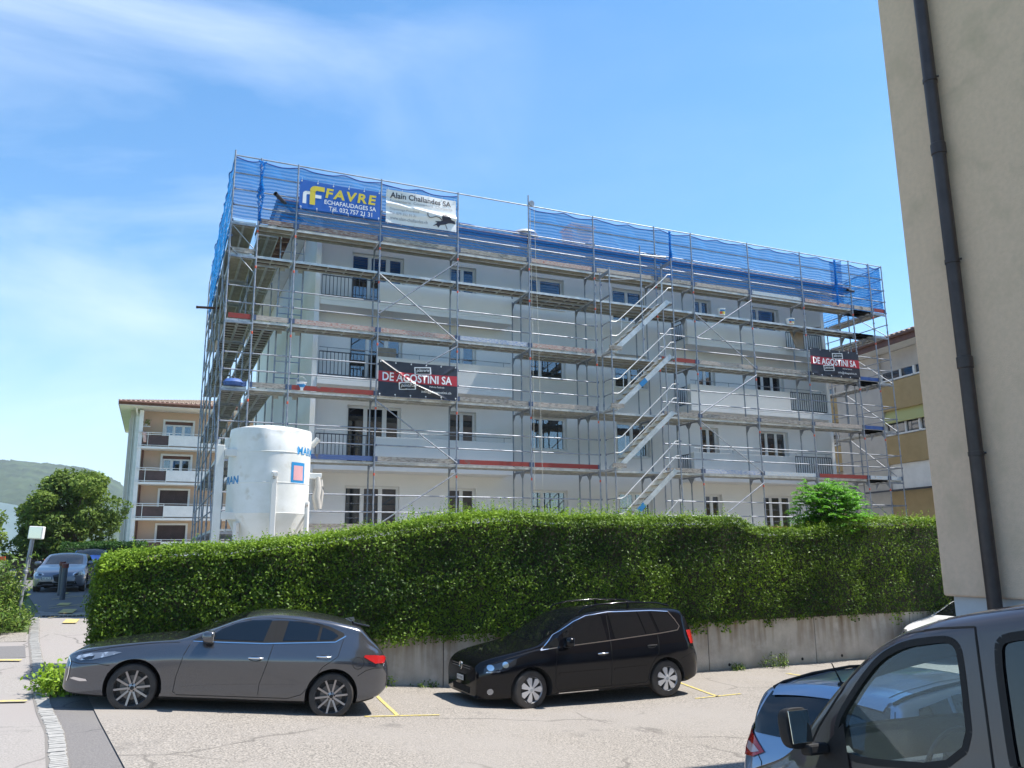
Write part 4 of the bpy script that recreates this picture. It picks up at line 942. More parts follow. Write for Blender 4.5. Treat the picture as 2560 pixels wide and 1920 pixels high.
# ---------------------------------------------------------------- lettering and banners
def textmesh(s,bold=.0,shear=0.,sp=1.):
    cu=bpy.data.curves.new('t','FONT');cu.body=s;cu.size=1;cu.offset=bold;cu.shear=shear;cu.space_character=sp;cu.resolution_u=3
    o=bpy.data.objects.new('t',cu);COL.objects.link(o);dg=bpy.context.evaluated_depsgraph_get();dg.update()
    me=bpy.data.meshes.new_from_object(o.evaluated_get(dg));bpy.data.objects.remove(o);bpy.data.curves.remove(cu);return me
def text(s,x0,z0,w,h,mat,parent,fn,bold=0.,shear=0.,sp=1.,name='lettering',rot=0.,off=-.012,dens=.06):
    # fit the words into the box (x0,z0,w,h) of the parent's face and wrap them on its surface fn(x,z)->(x,y,z)
    me=textmesh(s,bold,shear,sp);bm=bmesh.new();bm.from_mesh(me);bpy.data.meshes.remove(me)
    xs_=[v.co.x for v in bm.verts];ys_=[v.co.y for v in bm.verts];a,b,c,d=min(xs_),max(xs_),min(ys_),max(ys_)
    for v in bm.verts:
        u=(v.co.x-a)/(b-a)*w;q=(v.co.y-c)/(d-c)*h
        if rot: u,q=u*math.cos(rot)-q*math.sin(rot),u*math.sin(rot)+q*math.cos(rot)
        v.co=Vector((x0+u,0,z0+q))
    if dens:
        n=int(w/dens)+1
        for i in range(n):
            g=bm.verts[:]+bm.edges[:]+bm.faces[:];bmesh.ops.bisect_plane(bm,geom=g,plane_co=(x0+w*i/n,0,0),plane_no=(1,0,0))
    for v in bm.verts:
        p=fn(v.co.x,v.co.z,off);v.co=Vector(p)
    me=bpy.data.meshes.new(name);bm.to_mesh(me);bm.free();me.flip_normals() if False else None
    return link(name,me,parent,[mat])
def face_poly(name,poly,mat,parent,fn,off=-.008,dens=.06):
    bm=bmesh.new();f=bm.faces.new([bm.verts.new((x,0,z)) for x,z in poly]);xs_=[p[0] for p in poly];zs_=[p[1] for p in poly]
    for lo,hi,ax in ((min(xs_),max(xs_),0),(min(zs_),max(zs_),2)):
        n=int((hi-lo)/dens)
        for i in range(1,n+1):
            co=[0,0,0];no=[0,0,0];co[ax]=lo+(hi-lo)*i/(n+1);no[ax]=1
            bmesh.ops.bisect_plane(bm,geom=bm.verts[:]+bm.edges[:]+bm.faces[:],plane_co=co,plane_no=no)
    bmesh.ops.triangulate(bm,faces=bm.faces[:])
    for v in bm.verts: v.co=Vector(fn(v.co.x,v.co.z,off))
    me=bpy.data.meshes.new(name);bm.to_mesh(me);bm.free();return link(name,me,parent,[mat],180)
def banner(name,loc,w,h,label,cat,mat,wave,group=None):
    t=thing(name,loc,label,cat,group);fn=lambda x,z,off=0.:(x,wave(x,z)+off,z+sag(x,z));
    def sag(x,z): return -.02*math.sin(math.pi*x/w)*(z/h)
    mb=MB();nx,nz=int(w/.03),int(h/.03)
    for sd in (0,1):
        for j in range(nz+1):
            for i in range(nx+1): mb.v.append(fn(w*i/nx,h*j/nz,.002*sd))
    for sd in (0,1):
        for j in range(nz):
            for i in range(nx):
                a=sd*(nx+1)*(nz+1)+j*(nx+1)+i;mb.f.append((a,a+1,a+nx+2,a+nx+1) if sd==0 else (a,a+nx+1,a+nx+2,a+1));mb.m.append(0)
    mb.build('sheet',mat,t,fix=False,smooth=180)
    g=MB()
    for i in range(6):
        for z in (.05,h-.05):
            x=.05+(w-.1)*i/5;p=fn(x,z,-.006);g.lathe([(.0,-.004),(.022,-.003),(.024,0)],8,p,'y');g.tube([p,(p[0]+.01,p[1]-.02,p[2]+(.10 if z>h/2 else -.10))],.004,4)
    g.build('eyelet',M['white'],t)
    return t,fn
# FAVRE scaffolding sign (stiff blue panel)
t,fn=banner('company_sign',(PX['C']+.05,YO-.085,13.02),2.52,.94,'blue company sign reading FAVRE on the netting at the upper left','sign',M['favre_blue'],lambda x,z:.004*math.sin(x*2))
text('FAVRE',.78,.46,1.60,.33,M['favre_yellow'],t,fn,.035,.12,1.25,dens=0)
text('ECHAFAUDAGES SA',.76,.25,1.62,.145,M['signwhite'],t,fn,.012,dens=0)
text('Tél. 032 757 21 31',.90,.045,1.36,.15,M['signwhite'],t,fn,.012,dens=0)
def fshape(x,z,s): # rounded letter f of the emblem
    o=[(x+.0,z),(x+.0,z+.42*s)]
    for k in range(7): a=math.pi-k*math.pi/12;o.append((x+.16*s+.16*s*math.cos(a),z+.42*s+.16*s*math.sin(a)))
    o+=[(x+.40*s,z+.58*s),(x+.40*s,z+.44*s),(x+.22*s,z+.44*s)]
    for k in range(4): a=math.pi/2+k*math.pi/6;o.append((x+.20*s+.05*s*math.cos(a),z+.39*s+.05*s*math.sin(a)))
    o+=[(x+.15*s,z)]
    return o
face_poly('emblem',[(p[0],p[1]) for p in fshape(.10,.17,.72)],M['signwhite'],t,fn,-.004)
face_poly('emblem',[(.36,.40),(.66,.40),(.66,.51),(.36,.51)],M['signwhite'],t,fn,-.003)
face_poly('emblem',fshape(.31,.16,1.1),M['favre_yellow'],t,fn,-.008)
face_poly('emblem',[(.47,.40),(.66,.40),(.66,.50),(.47,.50)],M['signwhite'],t,fn,-.006)
# white roofer's banner
wv=lambda x,z:.035*math.sin(x*2.2+2.5*z)+.05*math.exp(-((z-.55-.10*math.cos(x*1.3))/.06)**2)*-1+.03*math.exp(-((z-.9+.35*x)/.05)**2)*(x<.9)-.035*math.exp(-((z-.30-.06*x)/.09)**2)
t,fn=banner('roofer_banner',(PX['D']+.14,YO-.11,12.98),2.36,1.12,'creased white banner of the roofing company with a black creature beside the blue sign','banner',M['bannerwhite'],wv)
text('Alain Challandes SA',.13,.86,2.05,.19,M['ink'],t,fn,.015);text('Ferblanterie  Couverture  Charpente',.13,.70,2.1,.12,M['inkgrey'],t,fn)
text('Dépannage Provence',.13,.44,.95,.09,M['inkgrey'],t,fn);text('Tél. 079 352 91 31',.13,.30,.85,.09,M['inkgrey'],t,fn);text('www.alain-challandes.ch',.13,.13,1.25,.11,M['inkgrey'],t,fn,.004)
face_poly('emblem',[(1.55,.10),(1.70,.22),(1.62,.27),(1.80,.29),(1.88,.33),(1.84,.40),(1.86,.50),(1.90,.58),(1.94,.52),(2.00,.60),(2.04,.52),(2.12,.46),(2.18,.38),(2.30,.36),(2.33,.27),(2.20,.28),(2.08,.26),(1.96,.20),(1.80,.16),(1.74,.06),(1.68,.14)],M['ink'],t,fn,-.012)
mb=MB();pts=[(1.36,.50),(1.37,.42),(1.44,.36),(1.54,.38),(1.64,.42),(1.76,.40),(1.86,.33)];mb.tube([fn(x,z,-.012) for x,z in pts],.013,5);mb.tube([fn(1.98,.20,-.012),fn(2.04,.05,-.012)],.009,4);mb.build('emblem',M['ink'],t)
# black painter banners
def painter(loc,w,h,label,wave):
    t,fn=banner('painter_banner',loc,w,h,label,'banner',M['bannerblack'],wave,'black and red painter banners')
    face_poly('stripe',[(0.0,h*.40),(w,h*.40),(w,h*.70),(0,h*.70)],M['bannerred'],t,fn,-.004)
    text('DE AGOSTINI SA',w*.05,h*.43,w*.88,h*.24,M['signwhite'],t,fn,.022,off=-.012)
    for (x,z,s,r) in ((.46,.69,'plâtrerie',.07),(.27,.22,'peinture',.07)):
        c,sn=math.cos(r),math.sin(r);X,Z,ww,hh=w*x,h*z,w*.185,h*.165
        R_=lambda a,b:(X+a*c-b*sn,Z+a*sn+b*c)
        face_poly('label_frame',[R_(-.03,-.02),R_(ww+.04,-.02),R_(ww+.04,hh+.03),R_(-.03,hh+.03)],M['signwhite'],t,fn,-.009);face_poly('label_plate',[R_(0,0),R_(ww,0),R_(ww,hh),R_(0,hh)],M['black'],t,fn,-.013)
        text(s,*R_(.03,.03),ww-.05,hh-.05,M['signwhite'],t,fn,0,.25,rot=r,off=-.018)
    text('Maîtrise Fédérale',w*.64,h*.315,w*.19,h*.05,M['signwhite'],t,fn,0);text('info@deagostini.ch',w*.54,h*.13,w*.38,h*.10,M['signwhite'],t,fn,0)
    return t
def creases(x,z):
    a=.02*math.sin(x*1.9+z*2)
    for (x0,z0,x1,z1,am) in ((0,1.12,1.1,.42,.07),(0,1.1,.9,.25,.05),(1.0,.45,2.1,.02,.06),(2.5,1.1,2.1,.8,.02)):
        dx,dz=x1-x0,z1-z0;L_=math.hypot(dx,dz);tt=((x-x0)*dx+(z-z0)*dz)/L_;dd=((x-x0)*-dz+(z-z0)*dx)/L_
        if -.1<tt<L_+.1: a-=am*math.exp(-(dd/.035)**2)*math.sin(max(0,min(1,(tt+.1)/(L_+.2)))*math.pi)**.5
    return a
painter((PX['D']+.03,YO-.12,7.37),2.53,1.10,'creased black and red painter banner at the lower left of the scaffolding',creases)
painter((PX['K']+.05,YO-.10,9.36),2.5,1.12,'smooth black and red painter banner at the right end of the scaffolding',lambda x,z:.02*math.sin(x*2+z)-.012*math.exp(-((z-.08)/.05)**2)*math.sin(x*9))

# buckets and oddments on the decks
def bucket(loc,label,cols,handle=False,r=.15,h=.24):
    t=thing('paint_bucket',loc,label,'bucket','paint buckets on the scaffold decks');mb=MB()
    mb.lathe([(0,0),(r*.86,0),(r*.93,h*.5),(r,h),(r+.012,h+.002),(r+.012,h+.02),(0,h+.024)],20,(0,0,0));mb.build('pail',M['bucket'],t,smooth=40)
    for c,a,b,z0,z1 in cols:
        mb=MB();mb.lathe([(r*.93+.006,z0),(r*.97+.006,z1)],10,(0,0,0),a0=a,a1=b);mb.build('label_patch',M[c],t,fix=False,smooth=60)
    if handle:
        mb=MB();mb.tube([((r+.01)*math.cos(a),0,h+.0+.2*math.sin(a)) for a in np.linspace(0,math.pi,9)],.006,5);mb.build('handle',M['white'],t)
bucket((3.62,24.02,7.37),'white bucket with raised wire handle above the red toe board at the left',[('bucketblue',-2.6,-.6,.10,.19)],True)
bucket((19.05,23.99,11.37),'white bucket with red and yellow label standing on the top walkway',[('bucketred',-2.6,-1.9,.03,.13),('bucketyel',-1.9,-1.2,.03,.13),('bucketblue',-2.5,-.9,.14,.2)])
bucket((22.35,23.99,11.37),'wide white bucket with coloured label further right on the top walkway',[('bucketred',-2.4,-1.9,.03,.09),('bucketyel',-1.7,-1.3,.03,.09),('bucketblue',-2.5,-.9,.10,.17)],r=.18,h=.2)
def pole(name,p,q,r,mat,label,cat):
    t=thing(name,p,label,cat);q=Vector(q)-Vector(p);mb=MB();mb.tube([(0,0,0),tuple(q)],r,12,cap=False);mb.tube([(0,0,0),tuple(q)],r*.8,12,cap=False);mb.build('tube',mat,t,smooth=60)
    mb=MB();d=q.normalized();mb.tube([tuple(-d*.0),tuple(d*.05)],r*1.15,12,cap=False);mb.build('collar',mat,t,smooth=60)
pole('drain_tube',(2.55,23.65,13.28),(3.55,24.7,12.95),.06,M['iron'],'black drain tube leaning out over the corner of the scaffolding below the blue sign','tube')
pole('drain_tube',(25.15,23.6,13.02),(25.75,23.85,13.10),.05,M['iron'],'short black tube lying on the guard rail at the right end','tube')
pole('steel_pole',(.72,29.2,11.1),(1.55,29.4,11.2),.045,M['fascia'],'rust red pole sticking out of the left side of the scaffolding','pole')
t=thing('hoist_rope',(11.07,23.74,14.5),'pair of thin pale hoist ropes with a pulley hanging from the scaffolding top','rope')
mb=MB();mb.lathe([(.0,-.03),(.10,-.03),(.08,0),(.10,.03),(0,.03)],16,(0,0,-.05),'y');mb.build('pulley',M['galv'],t,smooth=40)
for x,b in ((-.06,.05),(.09,.22)):
    mb=MB();mb.tube([(x,0,-.05),(x+b*.4,-.03,-5),(x+b,.02,-12)],.008,5);mb.build('rope',M['rope'],t)
t=thing('roof_panel_offcut',(23.3,24.1,11.40),'brownish grey sheet resting on the right part of the top walkway','panel');mb=MB();mb.obox((.35,.25,.03),(.42,0,.05),(0,.25,0),(0,0,.006));mb.build('sheet',M['cardboard'],t);mb=MB();mb.add([(-.4,.5,-.1),(.3,.55,-.05),(.25,.5,-.85),(-.2,.45,-.75),(-.4,.53,-.1),(.3,.58,-.05),(.25,.53,-.85),(-.2,.48,-.75)],[(0,1,2,3),(4,7,6,5),(0,4,5,1),(1,5,6,2),(2,6,7,3),(3,7,4,0)]);mb.build('flap',M['cardboard'],t)
t=thing('tool_bag',(1.5,23.98,7.38),'dark blue slumped tool bag on the left end walkway','bag');mb=MB();mb.lathe([(0,0),(.26,.01),(.30,.10),(.22,.20),(.05,.23),(0,.23)],14,(.22,.05,0));mb.build('bag_body',M['w_deepblue'],t,smooth=60);mb=MB();mb.tube([(.05,.05,.18),(.18,.05,.30),(.36,.05,.18)],.012,5);mb.build('strap',M['iron'],t)

# ---------------------------------------------------------------- silo
SX,SY_,SZ=2.52,21.3,1.33
t=thing('mortar_silo',(SX,SY_,SZ),'big white steel mortar silo standing behind the hedge at the left corner','silo')
R0=1.0;z1,z2=2.30,4.38
mb=MB();n=56;prof=[(.22,.75,0),(R0,z1,0),(R0,z1+.02,0),(R0,z1+.7,0),(R0,z1+1.4,0),(R0,z2-.25,.4),(R0,z2-.12,1),(R0-.015,z2,1),(R0*.6,z2+.10,.6),(.2,z2+.17,.1),(0.01,z2+.18,0)]
vs=[];P=len(prof)
for k in range(n):
    a=2*math.pi*k/n
    for r,h,dn in prof:
        dent=dn*(.05*math.exp(-((a-4.75)/.22)**2)+.07*math.exp(-((a-5.15)/.16)**2)+.02*math.sin(3*a))
        vs.append(((r-dent)*math.cos(a),(r-dent)*math.sin(a),h-dent*.8))
fs=[(k*P+i,((k+1)%n)*P+i,((k+1)%n)*P+i+1,k*P+i+1) for k in range(n) for i in range(P-1)]
mb.add(vs,fs);tank=mb.build('tank',M['silo'],t,smooth=38)
cyl=lambda x,z,off=0.:((R0-off)*math.sin(x),-(R0-off)*math.cos(x),z)   # x = angle to the right of the camera-facing side
text('MARMORAN',.58,3.76,1.50,.20,M['signblue'],tank,cyl,.03,0,1.05,off=-.006,dens=.02)
text('MARMORAN',-2.40,3.02,1.50,.20,M['signblue'],tank,cyl,.03,0,1.05,off=-.006,dens=.02)
face_poly('label_frame',[(.42,3.04),(.86,3.04),(.86,3.56),(.42,3.56)],M['signblue'],tank,cyl,-.005);face_poly('label_field',[(.485,3.12),(.795,3.12),(.795,3.48),(.485,3.48)],M['pink'],tank,cyl,-.009)
def leg(a,z0,z1,w=.10,dd=.12,mat='rust'):
    c,s=math.sin(a),-math.cos(a);mb=MB();mb.obox((c*(R0+dd),s*(R0+dd),(z0+z1)/2),(-s*w/2,c*w/2,0),(c*.05,s*.05,0),(0,0,(z1-z0)/2));bevel(mb.build('leg',M[mat],t),.012,1)
for z in (z1+.02,z1+.75,z1+1.5):
    mb=MB();mb.lathe([(R0-.004,-.012),(R0+.007,-.006),(R0+.007,.006),(R0-.004,.012)],56,(0,0,z));mb.build('weld_seam',M['silo'],tank,fix=False,smooth=60)
leg(.0,0,3.30,.13,.04);leg(1.05,0,2.62,.12,.02);leg(-.95,0,2.1,.12,-.05);leg(-1.5,0,2.3,.12,-.3);leg(1.7,0,2.3,.10,-.1);leg(2.9,0,2.3,.12,0)
mb=MB();mb.tube([(.02,-R0-.14,3.22),(.02,-R0-.02,3.22)],.05,12);mb.build('pivot_pin',M['rust'],t,smooth=40)
# side lifting frame at the left
fx=-1.22;mb=MB();mb.box(fx-.09,fx+.09,-.52,-.36,0,3.96);bevel(mb.build('frame_post',M['silo'],t),.01,1)
for z in (3.78,2.26):
    mb=MB();mb.prism([(fx+.092,z-.09),(fx+.70,z-.09),(fx+.78,z+.09),(fx+.092,z+.09)],-.54,-.40);bevel(mb.build('frame_arm',M['silo'],t),.01,1)
mb=MB();mb.box(-1.10,-.82,.0,.2,3.7,4.2);bevel(mb.build('bracket',M['silo'],t),.01,1)
mb=MB();mb.tube([(1.00,-.12,4.05),(1.16,-.18,4.26)],.07,10);mb.build('spout',M['silo'],t,smooth=50)
mb=MB();mb.prism([(.92,3.22),(1.25,3.22),(1.27,3.36),(.92,3.36)],-.3,-.12);bevel(mb.build('hose_bracket',M['silo'],t),.01,1)
mb=MB();mb.tube([(1.17,-.26,3.26),(1.19,-.28,3.0),(1.14,-.3,2.75),(1.20,-.3,2.45)],.1,9,rs=[.06,.09,.11,.09]);mb.tube([(1.26,-.26,3.2),(1.28,-.28,2.9),(1.25,-.3,2.5)],.05,8,rs=[.03,.055,.045]);mb.build('dust_sock',M['cream'],t,smooth=60)
mb=MB();mb.tube([(1.10,-.3,3.0),(1.31,-.32,3.02),(1.33,-.3,2.9)],.008,5);mb.build('strap',M['iron'],t)

# ---------------------------------------------------------------- balcony building (left, behind)
LX,LY,LZ=-2.15,65.,1.5
t=thing('balcony_building',(LX,LY,LZ),'beige four storey block with white balconies and tiled roof at the left','building')
LO=(LX,LY,LZ)
lp=lambda nm,mb,m,par=None,**k: part(nm,mb,m,par or t,LO,**k)
hl=[];fh=[5.25,7.82,10.40,13.0]
for f,h in enumerate(fh): hl.append((-.05,2.02,h-1.95 if True else 0,h-.35-.25*0))
mb=MB();holed_wall(mb,-1.45,14,1.3,13.35,66.25,.3,[(.05,2.0,h-2.25,h-.45) for h in fh]);lp('wall',mb,M['beige'],fix=False)
mb=MB();mb.box(-1.45,14,67.5,67.6,1.3,13.3);mb.box(-1.4,14,66.56,67.49,1.3,1.4);lp('inner_wall',mb,M['darkhole'])
mb=MB();mb.box(-2.35,-1.46,66.0,78,1.3,13.35);lp('side_wall',mb,M['cream'])
mb=MB()
for k in range(5): mb.box(-2.42-.0,-1.9,66.1+.0-.12*k,66.18-.12*k+.02,1.3,12.6) if k<1 else mb.box(-2.30+.12*k,-2.22+.12*k,65.93,65.999,1.3,12.7)
lp('corner_fin',mb,M['siding'])
mb=MB();mb.box(-1.72,-1.45,64.9,66.24,1.3,13.1);mb.box(-1.95,-1.721,65.3,65.99,1.3,12.9);lp('pillar',mb,M['white'])
mb=MB();mb.tube([(-1.32,66.1,1.3),(-1.32,66.1,11.4)],.06,8);lp('downpipe',mb,M['fascia'],smooth=60)
mb=MB();mb.tube([(-2.0,64.7,13.25),(-1.85,65.4,12.7),(-1.85,65.9,12.5),(-1.85,65.9,1.4)],.07,8);lp('downpipe',mb,M['white'],smooth=60)
for f,h in enumerate(fh):
    zb=h-2.55
    if f>0 or True:
        mb=MB();mb.box(-1.74,14,64.85,66.24,zb-.16,zb);lp('balcony_slab',mb,M['white'])
        sl_=mb
        mb=MB();mb.box(.40,14,64.86,64.93,zb+.09,zb+.88);pr=lp('balcony_parapet',mb,M['white'])
        mb=MB()
        for z in (zb+.88,zb+1.02): mb.tube([(-1.70,64.86,z),(.40,64.86,z)],.028,7)
        mb.tube([(.40,64.86,zb+1.02),(14,64.86,zb+1.02)],.02,6);mb.tube([(-1.70,64.86,zb+.09),(.40,64.86,zb+.09)],.02,6)
        for x in (-1.70,-1.05,.38): mb.tube([(x,64.86,zb),(x,64.86,zb+1.02)],.025,7)
        lp('railing',mb,M['white'],smooth=60)
        mb=MB();mb.box(-1.66,.36,64.94,64.955,zb+.12,zb+.82);lp('railing_screen',mb,M['brown'])
    z0,z1_=h-2.25,h-.45
    mb=MB();mb.box(-.10,.05,66.18,66.249,z0,z1_+.14);mb.box(2.0,2.15,66.18,66.249,z0,z1_+.14);mb.box(.05,2.0,66.18,66.249,z1_,z1_+.14);w=lp('window_surround',mb,M['white'])
    if f>=2:
        w_=window(t,.05,2.0,z0,z1_-.22,66.40,3,['curtain','none','curtain'] if f==3 else ['half'],fw=.09,sill=False)
        for o in [w_]+list(w_.children): o.data.transform(Matrix.Translation((-LO[0],-LO[1],-LO[2])))
        mb=MB();mb.box(.05,2.0,66.37,66.5,z1_-.219,z1_);lp('shutter_box',mb,M['fascia'])
    else:
        mb=MB();z=z0
        while z<z1_: mb.box(.05,2.0,66.36,66.40,z,z+.055);z+=.065
        lp('roller_shutter',mb,M['brown'])
lx0,lx1,ly0,ly1,lz=-3.15,15,63.8,79,13.55;lm=(ly0+ly1)/2
q=lambda *p:[(a[0]-LO[0],a[1]-LO[1],a[2]-LO[2]) for a in p]
rf=tile_roof('roof',t,M['oldtile'],q((lx0,ly0,lz),(lx1,ly0,lz),(lx1,lm,lz+1.65),(lx0+6,lm,lz+1.65)),.32,.06)
tile_roof('roof_slope',rf,M['oldtile'],q((lx0,ly1,lz),(lx0,ly0,lz),(lx0+6,lm,lz+1.65),(lx0+6,lm+.01,lz+1.65)),.5,.05)
mb=MB();mb.box(lx0,lx1,ly0,ly0+.04,lz-.26,lz);mb.box(lx0,lx0+.04,ly0+.041,ly1,lz-.26,lz);mb.tube([(lx0,ly0-.08,lz-.08),(lx1,ly0-.08,lz-.08)],.09,8);part('fascia',mb,M['fascia'],rf,LO)
mb=MB();mb.box(lx0+.05,lx1,ly0+.05,66.24,lz-.30,lz-.25);mb.box(lx0+.05,-2.35,66.241,ly1,lz-.30,lz-.25);part('soffit',mb,M['white'],rf,LO)
# things on its balconies
tt=thing('potted_plant',(-1.25,65.4,12.0),'small potted plant on a bracket shelf on the top balcony of the left block','plant')
mb=MB();mb.box(-.25,.3,-.12,.12,-.05,0);mb.build('shelf',M['white'],tt);mb=MB();mb.lathe([(0,0),(.09,0),(.12,.16),(0,.15)],12,(0,0,0));mb.build('pot',M['cream'],tt)
P=rs.normal(0,.12,(160,3))+[0.05,0,.26];leaves('foliage',P,rs.normal(0,1,(160,3)),.09,M['leaf_weed'],tt,.5,.5,77)
tt=thing('hanging_towel',(-1.35,64.80,11.25),'pinkish towel hanging over the top balcony rail of the left block','towel')
mb=MB();
for i in range(6):
    for j in range(8): mb.v.append((-.15+.06*i*(1-.05*j)+.03*j*.8,-.0+.03*math.sin(i*1.8+j*.4),.25-.11*j))
for i in range(5):
    for j in range(7): a=i*8+j;mb.f.append((a,a+1,a+9,a+8));mb.m.append(0)
o=mb.build('towel_cloth',pbr('towel',(.62,.36,.30),.9,0,col2=(.7,.6,.56),nscale=4),tt,fix=False,smooth=180);m_=o.modifiers.new('s','SOLIDIFY');m_.thickness=.01
tt=thing('balcony_chair',(-.5,65.5,10.45),'dark round backed wicker chair on the top balcony of the left block','chair')
mb=MB();mb.lathe([(.30,0),(.34,.42),(.36,.46)],14,(0,0,0));mb.lathe([(0,.42),(.34,.42)],14,(0,0,.01));mb.build('seat',M['brown'],tt,smooth=50)
mb=MB();mb.lathe([(.34,.4),(.40,.8),(.36,1.05),(.33,1.04),(.36,.8),(.30,.4)],12,(0,0,0),a0=0,a1=math.pi);mb.build('backrest',M['brown'],tt,fix=False,smooth=50)

# ---------------------------------------------------------------- ochre building (right, behind)
ang=rad(6);ox,oy=32.7,29.5
def ow(s,d,z): return (ox+s*math.sin(ang)+d*math.cos(ang),oy+s*math.cos(ang)-d*math.sin(ang),z)   # s along the wall (away), d into the building
t=thing('ochre_building',(ox,oy,1.3),'ochre and cream block with ribbon windows behind the right end of the scaffolding','building')
t.rotation_euler=(0,0,-ang)
s0,s1=-24,26
def rbox(mb,d0,d1,s0_,s1_,z0,z1): mb.box(d0,d1,s0_,s1_,z0-1.3,z1-1.3)
zs=[4.35,7.05,9.75,12.45]
mb=MB();rbox(mb,.30,12,s0,s1,1.2,12.22);mb.build('wall',M['cream'],t)
for (a,b) in ((s0,-.35),(2.9,9.5)):
    for z,z2 in ((3.3,5.38),(6.70,8.05),(9.31,10.72)):
        mb=MB();rbox(mb,.0,.298,a,b,z,z2);mb.build('panel',M['ochre'],t)
    mb=MB();rbox(mb,.12,.298,a,b,11.24,12.2);mb.build('roller_shutter',M['cream'],t)
mb=MB();rbox(mb,-.02,.299,-.348,2.898,1.2,12.2);mb.build('wall_bay',M['cream'],t)
mb=MB();rbox(mb,.10,.298,s0,-.36,5.46,6.69);mb.build('roller_shutter',M['white'],t)
for z0,z1 in ((8.10,8.68),(10.78,11.22)):
    for a in list(np.arange(-21.96,-1.2,2.16))+[3.1,5.3]:
        mb=MB();rbox(mb,.14,.16,a+.06,a+2.10,z0+.04,z1);wn_=mb.build('window_pane',M['pane'],t)
        mb=MB();rbox(mb,.165,.17,a+.2,a+1.2,z0+.04,z1);mb.build('curtain',M['curtain'],wn_)
        fr=MB();rbox(fr,.04,.20,a,a+.055,z0,z1);rbox(fr,.04,.20,a+2.105,a+2.158,z0,z1);rbox(fr,.0,.20,a+.056,a+2.104,z0-.02,z0+.055);rbox(fr,.06,.18,a+.86,a+.93,z0+.056,z1);fr.build('window_frame',M['white'],wn_)
mb=MB();a0,a1=-9.5,-.36;mb.add([(-.10,a0,7.38),(.16,a0,8.01),(.16,a1,8.01),(-.10,a1,7.38),(-.08,a0,7.36),(.17,a0,7.97),(.17,a1,7.97),(-.08,a1,7.36)],[(0,1,2,3),(4,7,6,5),(0,3,7,4),(0,4,5,1),(3,2,6,7),(1,5,6,2)]);mb.build('awning',M['awning'],t)
mb=MB();mb.box(-.9,12.6,s0-.6,s1,10.93,11.03);mb.build('soffit',M['white'],t)
mb=MB();mb.box(-.95,-.90,s0-.6,s1,10.91,11.30);mb.tube([(-1.02,s0-.6,11.24),(-1.02,s1,11.24)],.08,8);mb.build('gutter_board',M['fascia'],t)
tile_roof('roof',t,M['oldtile'],[(-.98,s1,11.31),(-.98,s0-.6,11.31),(5.5,s0+5,13.6),(5.5,s1-5,13.6)],.32,.055)
mb=MB();mb.beam((-.2,-9,4.12),(-.2,1.2,4.12),.14,.07);mb.build('awning_rail',M['iron'],t)

# ---------------------------------------------------------------- near building (right edge)
NX,NY=9.9,8.15
t=thing('corner_building',(NX,NY,0),'sand coloured rendered building corner with grey plinth filling the right edge','building')
mb=MB();mb.box(0,9,-30,0,2.06,11.7);w=mb.build('wall',M['sandwall'],t);bevel(w,.03,2)
mb=MB();mb.box(.09,9,-30,-.09,-.3,2.058);mb.build('plinth',M['plinth'],t)
t=thing('brown_downpipe',(NX-.13,7.31,0),'dark brown downpipe on the wall of the corner building','downpipe')
mb=MB();mb.tube([(0,0,-.2),(0,0,11.6)],.088,20);mb.build('pipe',M['pipe'],t,smooth=50)
for z in (3.9,6.55,9.3):
    mb=MB();mb.lathe([(.088,-.03),(.097,-.028),(.097,.028),(.088,.03)],20,(0,0,z));mb.box(.05,.14,-.02,.02,z-.015,z+.015);mb.tube([(.0,-.11,z),(.02,-.13,z)],.015,6);mb.build('bracket',M['pipe'],t,smooth=40)
mb=MB();mb.lathe([(.088,-.16),(.10,-.15),(.10,.0),(.088,.01)],20,(0,0,5.2));mb.build('socket',M['pipe'],t,smooth=40)
mb=MB();mb.lathe([(.088,-.16),(.10,-.15),(.10,.0),(.088,.01)],20,(0,0,8.3));mb.build('socket',M['pipe'],t,smooth=40)

# ---------------------------------------------------------------- street furniture
t=thing('traffic_mirror',g0(-2.92,23.4),'square traffic mirror on a leaning grey post in the weeds','mirror',rot=(0,rad(3),0))
mb=MB();mb.tube([(0,0,-.2),(.0,0,1.25)],.045,10);mb.lathe([(.045,-.03),(.06,-.02),(.06,.03),(.045,.04)],10,(0,0,1.2));mb.tube([(0,0,1.2),(.02,0,2.20)],.035,10);mb.build('post',M['galv'],t,smooth=50)
mb=MB();mb.tube([(.05,.03,1.3),(.07,.03,2.3)],.015,6);mb.build('stay',M['galv'],t)
mb=MB();mb.obox((.10,-.02,2.14),(.165,-.05,0),(.02,.06,0),(0,0,.155));h_=mb.build('mirror_case',M['white'],t);bevel(h_,.02,2)
mb=MB();mb.obox((.078,-.088,2.14),(.14,-.043,0),(.002,.007,0),(0,0,.13));mb.build('mirror_face',M['mirrorglass'],t)
for i,(x,y) in enumerate(((-2.66,31.0),(-2.92,33.0))):
    t=thing('bollard',g0(x,y),('nearer' if i==0 else 'farther')+' dark steel bollard in the middle of the lane','bollard','bollards on the lane')
    mb=MB();mb.lathe([(0,0),(.085,0),(.085,1.02),(0,1.02)],14,(0,0,0));mb.build('post',M['bollard'],t,smooth=50)
    mb=MB();mb.lathe([(0,1.0),(.10,1.0),(.11,1.04),(.10,1.14),(0,1.15)],14,(0,0,.01));mb.build('cap',M['bollcap'],t,smooth=50)
t=thing('barrier_chain',(-2.66,31,gz(-2.66,31)+.98),'red brown chain slung between the two bollards','chain')
mb=MB()
for k in range(16):
    u=k/15;p=Vector((-.26*u,2.0*u,-.18*math.sin(u*math.pi)));mb.obox(p,(.0,.06,0),(.025,0,0),(0,0,.025))
mb.build('links',M['bollcap'],t)
